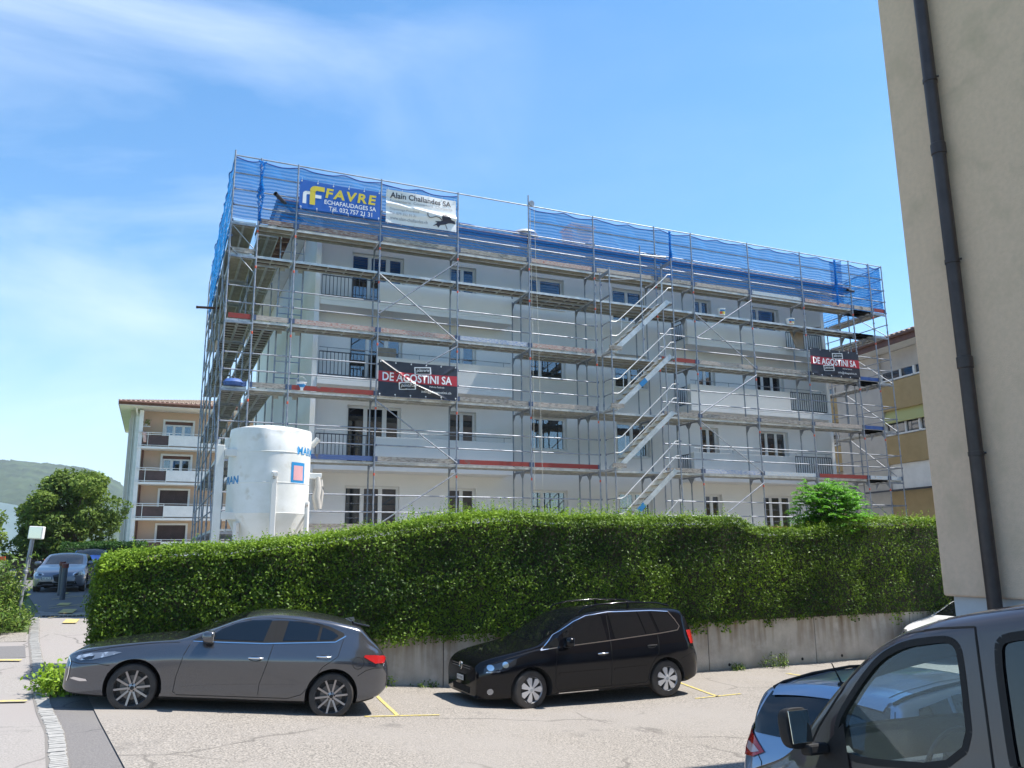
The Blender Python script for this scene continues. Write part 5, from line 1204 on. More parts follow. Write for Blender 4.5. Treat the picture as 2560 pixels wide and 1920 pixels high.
t=thing('flat_trailer',(-5.2,47,1.5),'dark flatbed trailer with red parts parked beyond the silver car','trailer')
mb=MB();mb.box(-1.4,2.4,0,1.8,.55,.72);mb.box(-1.4,2.4,0,.05,.72,.95);mb.build('bed',M['trim'],t)
for x in (-.6,1.2):
    mb=MB();mb.lathe([(.0,-.1),(.28,-.1),(.32,-.06),(.32,.06),(.28,.1),(0,.1)],16,(x,-.05,.32),'y');mb.build('wheel',M['tyre'],t,smooth=40)
mb=MB();mb.box(1.5,2.3,.2,.7,1.0,1.35);mb.tube([(.2,.1,.95),(1.6,.2,1.15)],.04,6);mb.box(-2.4,-1.5,.2,.4,.95,1.15);mb.build('red_frame',M['bucketred'],t)
t=thing('sports_hall',(-57,300,3),'large white curved hall far away at the left edge of the field','building')
mb=MB();pr=[(-50,0),(-50,19),(-8,22),(6,17),(20,14.5),(24,13),(24,0)];mb.prism(pr,0,40);mb.build('shell',M['greenhouse'],t)
mb=MB()
for k in range(9): mb.beam((-50+k*6,-.3,0),(-48+k*6,-.3,19.3),.5,.5)
mb.beam((-50,-.3,9),(6,-.3,9),.5,.5);mb.tube([(-2,-.5,21),(8,-.5,14),(10,-.5,4)],.6,6);mb.build('rib',M['w_light'],t)

# ---------------------------------------------------------------- cars
def smooth1(v,k=2,n=2):
    v=np.array(v,float)
    for _ in range(n):
        p=np.pad(v,k,mode='edge');v=np.convolve(p,np.ones(2*k+1)/(2*k+1),'valid')
    return v
def loft(spec):
    L_=spec['L'];n=170;X=np.concatenate([[0,.006,.018],np.linspace(.035,L_-.035,n),[L_-.018,L_-.006,L_]])
    I=lambda k:np.interp(X,[p[0] for p in spec[k]],[p[1] for p in spec[k]])
    top=smooth1(I('top'));bot=smooth1(I('bot'),2,1);belt=smooth1(I('belt'),4,2);w=smooth1(I('W'),2,2);belt=np.minimum(belt,top-.012)
    tum=spec.get('tumble',.36);side=spec.get('side',[(0,.84),(.05,.94),(.14,.975),(.30,.988),(.5,.998),(.68,1.0),(.80,.995),(.86,.985),(.93,.965),(1,.935)])
    rings=[]
    for i,x in enumerate(X):
        zb,zs,zt,ww=bot[i],belt[i],top[i],w[i];h=zt-zs;pts=[(0,zb),(ww*.5,zb),(ww*.76,zb)]
        for f,q in side: pts.append((ww*q,zb+.01+(zs-zb-.01)*f))
        yb=ww*side[-1][1];rr=min(spec.get('rc',.12),h*.55);cr=.045*min(1,h/.25);t_=tum*min(1,h/.3)+ (0 if h>.3 else .9*(1-h/.3))
        for k in range(1,6): q=k/5;pts.append((yb-t_*(h-rr)*q*(1 if h>.1 else 1),zs+(h-rr-cr*.5)*q))
        ye,ze=pts[-1];zc=zt-cr
        for k in range(1,6):
            a=k/5*math.pi/2;pts.append((ye-rr*1.1*(1-math.cos(a)),ze+(zc-ze)*math.sin(a)))
        yl=pts[-1][0]
        for k in range(1,6): q=k/5;pts.append((yl*(1-q),zc+cr*(1-(1-q)**2)))
        rings.append(pts)
    K=len(rings[0]);vs=[];fs=[]
    for i,x in enumerate(X):
        for y,z in rings[i]: vs.append((x,-y,z))
        for y,z in rings[i][1:-1][::-1]: vs.append((x,y,z))
    M_=2*K-2
    for i in range(len(X)-1):
        for k in range(M_): fs.append((i*M_+k,i*M_+(k+1)%M_,(i+1)*M_+(k+1)%M_,(i+1)*M_+k))
    fs.append(tuple(range(M_-1,-1,-1)));fs.append(tuple((len(X)-1)*M_+k for k in range(M_)))
    me=bpy.data.meshes.new('body');me.from_pydata(vs,[],fs);bm=bmesh.new();bm.from_mesh(me);bmesh.ops.remove_doubles(bm,verts=bm.verts,dist=1e-5);bmesh.ops.recalc_face_normals(bm,faces=bm.faces);bm.to_mesh(me);bm.free()
    return me
def boolean(me,cut,op='DIFFERENCE',solver='EXACT'):
    a=bpy.data.objects.new('a',me);b=bpy.data.objects.new('b',cut);COL.objects.link(a);COL.objects.link(b)
    m=a.modifiers.new('b','BOOLEAN');m.object=b;m.operation=op;m.solver=solver
    dg=bpy.context.evaluated_depsgraph_get();dg.update();r=bpy.data.meshes.new_from_object(a.evaluated_get(dg))
    bpy.data.objects.remove(a);bpy.data.objects.remove(b);return r
class Car:
    def __init__(s,name,label,cat,spec,paint,loc,fwd,group=None,pitch=0.):
        # fwd: horizontal world direction from nose to tail (local +x)
        s.sp=spec;s.t=thing(name,loc,label,cat,group);a=math.atan2(fwd[1],fwd[0]);s.t.rotation_euler=(0,pitch,a)
        me=loft(spec);s.bvh=BVHTree.FromPolygons([v.co[:] for v in me.vertices],[p.vertices[:] for p in me.polygons])
        s.paint=paint;ra=spec['r']+.055
        for x in spec['wheels']:
            for sg in (-1,1):
                mb=MB();mb.lathe([(0,0),(ra,0),(ra,.5),(0,.5)],40,(x,.58*spec['hw'] if sg>0 else -.58*spec['hw']-.5,spec['r']+.01),'y')
                m2=mb.mesh('c');bm=bmesh.new();bm.from_mesh(m2);bmesh.ops.remove_doubles(bm,verts=bm.verts,dist=1e-6);bmesh.ops.recalc_face_normals(bm,faces=bm.faces);bm.to_mesh(m2);bm.free();me=boolean(me,m2)
        s.me=me
    def finish(s,cuts=()):
        me=s.me;sp=s.sp
        me.materials.clear();me.materials.append(s.paint);me.materials.append(M['arch'])
        ra=sp['r']+.055;mi=[]
        for p in me.polygons:
            c=p.center;k=0
            for x in sp['wheels']:
                d=math.hypot(c.x-x,c.z-sp['r']-.01)
                if d<ra+.002 and abs(c.y)<sp['hw']*.985 and (abs(d-ra)<.012 or abs(abs(c.y)-.58*sp['hw'])<.01): k=1
            if p.normal.z<-.8 and c.z<.45: k=1
            mi.append(k)
        me.polygons.foreach_set('material_index',mi)
        s.body=link('body',me,s.t,(),sp.get('smooth',32));return s.body
    def hit(s,a,b,axis):
        if axis=='L': o,d=Vector((a,-3,b)),Vector((0,1,0))
        elif axis=='R': o,d=Vector((a,3,b)),Vector((0,-1,0))
        elif axis=='F': o,d=Vector((-2,a,b)),Vector((1,0,0))
        elif axis=='B': o,d=Vector((9,a,b)),Vector((-1,0,0))
        else: o,d=Vector((a,b,4)),Vector((0,0,-1))
        h=s.bvh.ray_cast(o,d)
        if h[0] is None: h=s.bvh.find_nearest(Vector((a,0,b)) if axis in 'LR' else o)
        n=h[1]
        if n.dot(d)>0:n=-n
        return h[0],n
    def panel(s,name,poly,axis,mat,parent=None,off=.004,grid=.07,smooth=60):
        bm=bmesh.new();f=bm.faces.new([bm.verts.new((x,z,0)) for x,z in poly])
        for ax in (0,1):
            lo=min(p[ax] for p in poly);hi=max(p[ax] for p in poly);n=int((hi-lo)/grid)
            for i in range(1,n+1):
                co=[0,0,0];no=[0,0,0];co[ax]=lo+(hi-lo)*i/(n+1);no[ax]=1;bmesh.ops.bisect_plane(bm,geom=bm.verts[:]+bm.edges[:]+bm.faces[:],plane_co=co,plane_no=no)
        bmesh.ops.triangulate(bm,faces=bm.faces[:])
        for v in bm.verts:
            p,n=s.hit(v.co.x,v.co.y,axis);v.co=p+n*off
        bmesh.ops.recalc_face_normals(bm,faces=bm.faces[:])
        me=bpy.data.meshes.new(name);bm.to_mesh(me);bm.free();return link(name,me,parent or s.t,[mat],smooth)
    def strip(s,name,line,axis,mat,w=.009,parent=None,off=.003,closed=False,r=None):
        pts=[]
        line=list(line)+([line[0]] if closed else [])
        for (a,b),(c,d) in zip(line[:-1],line[1:]):
            k=max(1,int(math.hypot(c-a,d-b)/.05))
            for i in range(k): pts.append((a+(c-a)*i/k,b+(d-b)*i/k))
        pts.append(line[-1]);P=[]
        for a,b in pts:
            p,n=s.hit(a,b,axis);P.append((p+n*off,n))
        mb=MB()
        if r: mb.tube([p for p,n in P],r,6)
        else:
            for (p,n),(q,m) in zip(P[:-1],P[1:]):
                sd=(q-p).cross(n)
                if sd.length<1e-7: continue
                sd=sd.normalized()*w/2;mb.quad(p-sd,q-sd,q+sd,p+sd)
        return mb.build(name,mat,parent or s.t,fix=False,smooth=60)
    def wheels(s,style,steer=0.):
        sp=s.sp;r=sp['r'];tw=.205;rr0=.77 if style=='ten' else .70;q_=rr0/.70
        for i,x in enumerate(sp['wheels']):
            for sg in (-1,1):
                yo=sg*(sp['hw']-.035);w=MB();o=-sg
                w.lathe([(r*.67*q_,0),(r*.70*q_,.0),(r*.93,.004),(r*.985,.02),(r,.045),(r,tw-.045),(r*.985,tw-.02),(r*.93,tw),(r*.67*q_,tw)],48,(0,0,0),'y')
                W_=w.build('wheel',M['tyre'],s.t,smooth=35);W_.location=(x,yo if sg<0 else yo-tw,r);rot=0
                if i==0 and steer: W_.rotation_euler=(0,0,steer)
                f=0. if sg<0 else tw;q=1. if sg<0 else -1.
                m=MB();m.lathe([(r*.70*q_,f+q*.006),(r*.68*q_,f+q*.0),(r*.655*q_,f+q*.012),(r*.64*q_,f+q*.05),(r*.62*q_,f+q*.12)],48,(0,0,0),'y')
                if style in('ten','five'):
                    ns=10 if style=='ten' else 10
                    for k in range(ns):
                        a=2*math.pi*(k//2 if style=='five' else k)/(ns if style=='ten' else 5)+(.20 if style=='five' and k%2 else 0)+.15
                        c,sn=math.cos(a),math.sin(a);e,g=(.0135 if style=='ten' else .02),(.0135)
                        P=lambda rr,tt,h:(rr*c-tt*sn,f+q*h,rr*sn+tt*c)
                        m.add([P(r*.13,-g,.028),P(r*.13,g,.028),P(r*.66*q_,e,.012),P(r*.66*q_,-e,.012),P(r*.13,-g,.06),P(r*.13,g,.06),P(r*.66*q_,e*.8,.05),P(r*.66*q_,-e*.8,.05)],[(0,1,2,3),(7,6,5,4),(0,4,5,1),(1,5,6,2),(2,6,7,3),(3,7,4,0)])
                        h=MB()
                    m.lathe([(0,f+q*.018),(r*.09,f+q*.018),(r*.19,f+q*.030),(r*.2,f+q*.06)],24,(0,0,0),'y')
                    rm=m.build('rim',M['rim_grey'],W_,smooth=35)
                    b=MB();b.lathe([(0,f+q*.075),(r*.5,f+q*.075),(r*.5,f+q*.09)],30,(0,0,0),'y');b.build('brake_disc',M['disc'],W_,smooth=30)
                    b=MB();b.lathe([(0,f+q*.115),(r*.64*q_,f+q*.115)],30,(0,0,0),'y');b.build('rim_well',M['rim_dark'],W_)
                    b=MB()
                    for k in range(5): a=2*math.pi*k/5+.3;b.lathe([(0,f+q*.012),(.011,f+q*.012),(.012,f+q*.03)],8,(r*.145*math.cos(a),0,r*.145*math.sin(a)),'y')
                    b.build('wheel_nut',M['rim_dark'],W_);b=MB();b.lathe([(0,f+q*.010),(.026,f+q*.012),(.028,f+q*.02)],16,(0,0,0),'y');b.build('hub_cap',M['rim_dark'],W_)
                else:
                    n_=7
                    for k in range(n_):
                        a0=2*math.pi*k/n_;pts=[];dome=lambda rr:.006+.022*(1-(rr/(r*.68))**2)
                        for rr,da in ((r*.12,-.36),(r*.12,.36),(r*.4,.30),(r*.60,.27),(r*.655,.0),(r*.60,-.27),(r*.4,-.30)):
                            pts.append((rr*math.cos(a0+da),f-q*dome(rr)*.3+q*.004,rr*math.sin(a0+da)))
                        b_=[(p[0],p[1]+q*.02,p[2]) for p in pts];m.add(pts+b_,[tuple(range(7)),tuple(range(13,6,-1))]+[(j,j+7,(j+1)%7+7,(j+1)%7) for j in range(7)])
                    m.lathe([(0,f-q*.006),(r*.17,f-q*.004),(r*.20,f+q*.01)],24,(0,0,0),'y')
                    m.build('hubcap',M['rim_silver'],W_,smooth=30)
                    b=MB();b.lathe([(0,f+q*.03),(r*.64,f+q*.03)],30,(0,0,0),'y');b.build('rim_well',M['rim_dark'],W_)
                    b=MB();b.lathe([(0,f-q*.010),(.028,f-q*.009),(.030,f)],16,(0,0,0),'y');b.build('hub_cap',M['greyplastic'],W_)
    def mirrors(s,x,z,mat,size=(.12,.11,.085),sides=(-1,1),arm=True):
        for sg in sides:
            p,n=s.hit(x,z,'L' if sg<0 else 'R');y=p.y+sg*.13;bm=bmesh.new();bmesh.ops.create_icosphere(bm,subdivisions=3,radius=1)
            for v in bm.verts:
                c=v.co;e=.62;c.x=math.copysign(abs(c.x)**e,c.x);c.y=math.copysign(abs(c.y)**e,c.y);c.z=math.copysign(abs(c.z)**e,c.z)
                if c.x>.2: c.x=.2+(c.x-.2)*.12
                c.x*=size[0]*.85;c.y*=size[1];c.z*=size[2]*(1-.15*c.y*sg)
                v.co=Vector((x+c.x,y+c.y,z+.03+c.z))
            me=bpy.data.meshes.new('door_mirror');bm.to_mesh(me);bm.free();o=link('door_mirror',me,s.t,[mat],50)
            mb=MB();mb.obox((x+size[0]*.85*.30,y,z+.035),(.003,0,0),(0,size[1]*.85,0),(0,0,size[2]*.82));mb.build('mirror_face',M['mirrorglass'],o)
            mb=MB();mb.obox((x-.01,p.y+sg*.05,z-.05),(.05,0,0),(0,.06,0),(0,0,.022));bevel(mb.build('mirror_foot',M['trim'],o),.01,2)
    def handle(s,x,z,mat,sides='LR',back=True):
        for ax in sides:
            p,n=s.hit(x,z,ax);sg=-1 if ax=='L' else 1
            if back: s.panel('handle_recess',[(x+.095*math.cos(a)-.0,z-.01+.034*math.sin(a)) for a in np.linspace(0,2*math.pi,15)[:-1]],ax,M['trim'],None,.0015)
            mb=MB();mb.tube([(x-.09,p.y+sg*.006,z),(x-.06,p.y+sg*.032,z+.004),(x+.07,p.y+sg*.034,z+.006),(x+.105,p.y+sg*.008,z+.004)],.013,8);mb.build('door_handle',mat,s.t,smooth=60)
def badge(c,axis,a,b,r,parent=None,mat='chrome'):
    p,n=c.hit(a,b,axis);mb=MB();t1=n.cross(Vector((0,1,0)) if abs(n.y)<.9 else Vector((1,0,0))).normalized();t2=n.cross(t1)
    mb.tube([p+n*.012+(t1*math.cos(u)+t2*math.sin(u))*r for u in np.linspace(0,2*math.pi,25)],.007,6,cap=False)
    return p,n,t1,t2,mb
def numberplate(c,axis,a,b,txt,w=.30,h=.08):
    p,n=c.hit(a,b,axis);t=Vector((0,-1 if axis=='F' else 1,0));up=Vector((0,0,1));p=p+n*.02
    if axis=='F': n=Vector((-1,0,0))
    else: n=Vector((1,0,0))
    mb=MB();mb.obox(p+n*.004,t*w/2,n*.004,up*h/2);o=mb.build('number_plate',M['plate'],c.t)
    me=textmesh(txt,.01);xs_=[v.co.x for v in me.vertices];ys_=[v.co.y for v in me.vertices]
    for v in me.vertices:
        u=((v.co.x-min(xs_))/(max(xs_)-min(xs_))-.5)*w*.88;q=((v.co.y-min(ys_))/(max(ys_)-min(ys_))-.5)*h*.62;v.co=p+n*.0095+t*u+up*q
    link('plate_lettering',me,o,[M['black']])
    fr=MB();fr.obox(p-n*.003,t*(w/2+.012),n*.004,up*(h/2+.012));fr.build('plate_holder',M['trim'],o)

# grey hatchback ------------------------------------------------
hat=dict(L=4.46,hw=.8975,r=.322,wheels=(.925,3.635),tumble=.40,rc=.11,
 top=[(0,.66),(.03,.72),(.10,.765),(.35,.83),(.8,.91),(1.25,.97),(1.42,.985),(1.6,1.07),(1.9,1.215),(2.2,1.345),(2.45,1.415),(2.75,1.447),(3.1,1.445),(3.5,1.41),(3.85,1.355),(4.02,1.32),(4.06,1.24),(4.22,1.08),(4.34,.985),(4.40,.93),(4.43,.82),(4.46,.62)],
 bot=[(0,.24),(.04,.20),(.15,.18),(.5,.17),(1.3,.17),(3.2,.19),(4.0,.20),(4.25,.27),(4.40,.34),(4.46,.45)],
 belt=[(0,.60),(.15,.69),(.5,.79),(1.0,.885),(1.4,.94),(2.0,.965),(2.8,.995),(3.4,1.02),(3.9,1.03),(4.2,.99),(4.4,.86),(4.46,.60)],
 W=[(0,.60),(.04,.70),(.14,.78),(.35,.85),(.60,.885),(.9,.8975),(3.6,.8975),(3.95,.86),(4.2,.80),(4.36,.72),(4.46,.56)],
 side=[(0,.86),(.05,.95),(.12,.972),(.22,.965),(.36,.975),(.52,.992),(.68,1.0),(.775,1.0),(.84,.975),(.92,.955),(1,.925)])
c=Car('grey_hatchback','dark grey metallic five door hatchback parked in front of the left end of the hedge','car',hat,M['paint_grey'],(-.975,13.90,.66),(.9905,-.1375),pitch=math.atan2(.25,2.71))
c.finish();c.wheels('ten',.05)
GL=M['cglass']
for ax in 'LR':
    c.panel('window_surround',[(1.60,.985),(1.70,1.04),(1.95,1.17),(2.15,1.265),(2.35,1.325),(2.60,1.355),(2.95,1.358),(3.25,1.335),(3.50,1.285),(3.72,1.20),(3.72,1.16),(3.60,1.085),(3.40,1.07),(2.6,1.01)],ax,M['trim'],None,.002)
    c.panel('side_window',[(1.80,1.015),(1.98,1.155),(2.17,1.245),(2.38,1.30),(2.66,1.325),(2.575,1.03)],ax,GL,None,.005)
    c.panel('side_window',[(1.66,1.0),(1.76,1.01),(1.90,1.11),(1.72,1.035)],ax,GL,None,.005)
    c.panel('side_window',[(2.845,1.05),(2.90,1.325),(3.15,1.315),(3.36,1.28),(3.33,1.085)],ax,GL,None,.005)
    c.panel('side_window',[(3.37,1.09),(3.40,1.268),(3.56,1.215),(3.64,1.16),(3.56,1.10)],ax,GL,None,.005)
    c.strip('chrome_trim',[(1.62,.975),(2.6,1.0),(3.40,1.06),(3.60,1.075),(3.75,1.165)],ax,M['chrome'],.014,None,.005)
    c.strip('door_seam',[(1.60,.97),(1.53,.80),(1.47,.5),(1.46,.30),(1.52,.262),(3.02,.272),(3.20,.33),(3.30,.45),(3.45,.72),(3.66,.88),(3.72,1.12)],ax,M['arch'],.008)
    c.strip('door_seam',[(2.74,1.36),(2.72,.98),(2.66,.7),(2.60,.45),(2.60,.27)],ax,M['arch'],.008)
    c.strip('sill_seam',[(1.28,.225),(3.24,.235)],ax,M['arch'],.010)
    c.strip('fender_seam',[(.02,.62),(.18,.60),(.42,.62),(.60,.60)],ax,M['arch'],.007)
    c.strip('bonnet_seam',[(.20,.735),(.6,.838),(1.05,.915),(1.45,.955)],ax,M['arch'],.008)
    c.strip('bumper_seam',[(3.98,.62),(4.10,.70),(4.22,.735),(4.42,.73)],ax,M['arch'],.007)
    c.panel('headlamp',[(.12,.66),(.16,.695),(.34,.745),(.62,.785),(.72,.78),(.60,.735),(.38,.668),(.20,.640)],ax,M['lamp'],None,.006,.04)
    c.panel('lamp_housing',[(.22,.665),(.30,.70),(.38,.715),(.36,.67),(.26,.652)],ax,M['lampdark'],None,.009,.04)
    c.panel('tail_lamp',[(4.04,.885),(4.06,.915),(4.20,.915),(4.36,.90),(4.40,.86),(4.36,.80),(4.22,.80),(4.12,.845)],ax,M['red'],None,.012,.04)
    c.panel('fog_lamp',[(.10,.40),(.16,.425),(.32,.41),(.34,.385),(.24,.375)],ax,M['chrome'],None,.006,.04)
    c.strip('grille_trim',[(.02,.66),(.07,.60),(.075,.45),(.06,.36)],ax,M['chrome'],.02,None,.008)
    c.strip('fuel_flap' if ax=='L' else 'flap_seam',[(3.97+.085*math.cos(a),.80+.085*math.sin(a)) for a in np.linspace(0,2*math.pi,21)],ax,M['arch'],.006)
    c.strip('sill_line',[(1.55,.36),(1.9,.40),(2.5,.435),(3.1,.45)],ax,M['paint_grey'],.02,None,.003)
c.panel('windscreen',[(1.52,-.60),(1.50,0),(1.52,.60),(2.0,.56),(2.28,.52),(2.33,0),(2.28,-.52),(2.0,-.56)],'T',M['cglass'],None,.004,.1)
c.panel('rear_window',[(-.50,1.02),(.50,1.02),(.46,1.24),(-.46,1.24)],'B',M['cglass'],None,.006,.1)
c.panel('grille',[(-.48,.40),(-.42,.60),(0,.64),(.42,.60),(.48,.40),(0,.36)],'F',M['trim'],None,.004,.08)
c.panel('lower_intake',[(-.55,.24),(-.5,.31),(.5,.31),(.55,.24)],'F',M['arch'],None,.006,.08)
c.mirrors(1.86,1.03,M['paint_grey'],(.145,.115,.085))
c.handle(2.50,.80,M['chrome']);c.handle(3.45,.865,M['chrome'])
mb=MB();mb.prism([(3.74,1.365),(3.92,1.345),(3.90,1.40)],-.012,.012);bevel(mb.build('roof_antenna',M['paint_grey'],c.t),.004,1)
mb=MB();mb.add([(3.86,-.50,1.355),(4.12,-.46,1.315),(4.12,.46,1.315),(3.86,.50,1.355),(3.86,-.50,1.325),(4.11,-.46,1.295),(4.11,.46,1.295),(3.86,.50,1.325)],[(0,1,2,3),(7,6,5,4),(0,4,5,1),(1,5,6,2),(2,6,7,3)]);bevel(mb.build('spoiler',M['paint_grey'],c.t),.008,2)
numberplate(c,'F',0,.42,'NE 80 247')

# black minivan ------------------------------------------------
mvn=dict(L=4.40,hw=.897,r=.322,wheels=(.92,3.60),tumble=.27,rc=.13,
 top=[(0,.70),(.03,.79),(.10,.845),(.3,.90),(.6,.955),(.9,1.01),(1.08,1.05),(1.35,1.22),(1.65,1.41),(1.9,1.54),(2.15,1.605),(2.6,1.64),(3.2,1.64),(3.7,1.63),(4.02,1.60),(4.15,1.54),(4.24,1.35),(4.32,1.10),(4.36,.9),(4.39,.75),(4.40,.6)],
 bot=[(0,.24),(.05,.20),(.2,.185),(1.3,.18),(3.2,.19),(4.1,.22),(4.3,.27),(4.40,.36)],
 belt=[(0,.64),(.12,.74),(.3,.81),(.6,.88),(1.0,.955),(1.5,1.0),(2.5,1.03),(3.4,1.07),(4.0,1.10),(4.25,1.02),(4.4,.58)],
 W=[(0,.66),(.04,.74),(.15,.81),(.35,.87),(.65,.893),(.9,.897),(3.7,.897),(4.1,.86),(4.28,.80),(4.38,.72),(4.4,.62)],
 side=[(0,.86),(.05,.95),(.12,.975),(.30,.985),(.5,.995),(.7,1.0),(.82,.995),(.92,.975),(1,.945)])
d_=Vector((2.87,.06,0)).normalized()
c=Car('black_minivan','shiny black minivan with roof rails parked below the concrete wall','car',mvn,M['paint_black'],(5.17,14.30,.03),(d_.x,d_.y))
c.t.scale=(1.05,1,1.0)
c.finish();c.wheels('seven',.16)
for ax in 'LR':
    c.panel('side_window',[(1.16,.99),(1.44,1.175),(1.46,1.01)],ax,GL,None,.005)
    c.panel('side_window',[(1.56,1.02),(1.55,1.245),(1.80,1.39),(2.02,1.475),(2.34,1.525),(2.40,1.075)],ax,GL,None,.005)
    c.panel('side_window',[(2.56,1.085),(2.50,1.53),(3.08,1.535),(3.20,1.13)],ax,GL,None,.005)
    c.panel('side_window',[(3.22,1.135),(3.11,1.535),(3.33,1.53),(3.45,1.155)],ax,GL,None,.005)
    c.panel('side_window',[(3.50,1.16),(3.39,1.525),(3.72,1.50),(3.86,1.36),(3.93,1.24),(3.88,1.195)],ax,GL,None,.005)
    c.strip('chrome_trim',[(1.10,.965),(1.50,1.0),(2.4,1.055),(3.5,1.135),(3.90,1.175),(3.96,1.24),(3.88,1.37),(3.76,1.515),(3.4,1.545),(2.5,1.55),(2.05,1.50),(1.8,1.41),(1.4,1.20),(1.1,.965)],ax,M['chrome'],.016,None,.006)
    c.strip('door_seam',[(1.40,.97),(1.36,.7),(1.36,.34),(1.42,.28),(2.42,.285),(3.15,.29),(3.2,.35),(3.22,.5),(3.42,.80),(3.45,1.14)],ax,M['arch'],.009)
    c.strip('door_seam',[(2.46,1.54),(2.46,1.06),(2.45,.7),(2.44,.29)],ax,M['arch'],.009)
    c.strip('side_moulding',[(1.42,.55),(2.40,.56)],ax,M['paint_black'],.04,None,.008);c.strip('side_moulding',[(2.50,.56),(3.18,.57)],ax,M['paint_black'],.04,None,.008)
    c.strip('sill_trim',[(1.42,.232),(2.4,.237),(3.12,.242)],ax,M['chrome'],.014,None,.012)
    c.panel('headlamp',[(.10,.63),(.12,.72),(.26,.775),(.50,.835),(.66,.85),(.62,.76),(.48,.68),(.30,.64)],ax,M['lampdark'],None,.007,.04)
    for x in (.21,.45): c.panel('lamp_reflector',[(x+.055*math.cos(a),.72+(x-.2)*.17+.05*math.sin(a)) for a in np.linspace(0,6.2,11)],ax,M['chrome'],None,.011,.04)
    c.panel('lamp_reflector',[(.13,.645),(.15,.665),(.36,.675),(.34,.652)],ax,M['lamp'],None,.011,.04)
    c.panel('tail_lamp',[(4.14,.92),(4.10,1.16),(4.26,1.16),(4.36,.92)],ax,M['red'],None,.012,.04)
    c.panel('fog_lamp',[(.20+.05*math.cos(a),.34+.05*math.sin(a)) for a in np.linspace(0,6.0,11)],ax,M['lamp'],None,.007,.04)
    c.strip('bonnet_seam',[(.12,.745),(.5,.86),(1.0,.965)],ax,M['arch'],.008)
    c.strip('bumper_seam',[(3.92,.66),(4.08,.72),(4.34,.78)],ax,M['arch'],.007)
    sg=-1 if ax=='L' else 1
    mb=MB();mb.tube([(1.98,sg*.585,1.555),(2.06,sg*.60,1.625),(2.35,sg*.61,1.685),(3.0,sg*.61,1.705),(3.6,sg*.60,1.675),(3.86,sg*.59,1.615)],.017,8);mb.box(2.96,2.99,sg*.61-.015,sg*.61+.015,1.60,1.70);mb.build('roof_rail',M['paint_black'],c.t,smooth=60)
c.panel('windscreen',[(1.17,-.62),(1.13,0),(1.17,.62),(1.6,.62),(1.98,.58),(2.02,0),(1.98,-.58),(1.6,-.62)],'T',M['cglass'],None,.004,.1)
c.panel('rear_window',[(-.58,1.12),(.58,1.12),(.52,1.46),(-.52,1.46)],'B',M['cglass'],None,.006,.1)
c.panel('grille',[(-.46,.66),(-.5,.73),(.5,.73),(.46,.66)],'F',M['arch'],None,.004,.08)
for z in (.675,.715): c.strip('grille_bar',[(-.44,z),(-.1,z)],'F',M['chrome'],.008,None,.008);c.strip('grille_bar',[(.1,z),(.44,z)],'F',M['chrome'],.008,None,.008)
c.panel('lower_intake',[(-.40,.27),(-.42,.38),(.42,.38),(.40,.27)],'F',M['arch'],None,.004,.08)
for z in (.295,.32,.345): c.strip('intake_bar',[(-.38,z),(.38,z)],'F',M['trim'],.008,None,.008)
p,n,t1,t2,mb=badge(c,'F',0,.70,.062)
for a,b in (((-.045,.035),(-.018,-.045)),((-.018,-.045),(0,.0)),((0,0),(.018,-.045)),((.018,-.045),(.045,.035)),((-.022,.055),(0,.01)),((0,.01),(.022,.055))):
    s1=Vector((0,1,0));up_=n.cross(s1).normalized();up_=up_ if up_.z>0 else -up_;mb.beam(p+n*.012+s1*a[0]+up_*a[1],p+n*.012+s1*b[0]+up_*b[1],.008,.006)
mb.build('emblem',M['chrome'],c.t,smooth=50)
numberplate(c,'F',0,.50,'NE 94305')
c.mirrors(1.60,1.06,M['paint_black'],(.12,.115,.085));c.handle(2.27,.85,M['chrome'],back=True);c.handle(3.28,.93,M['trim'])

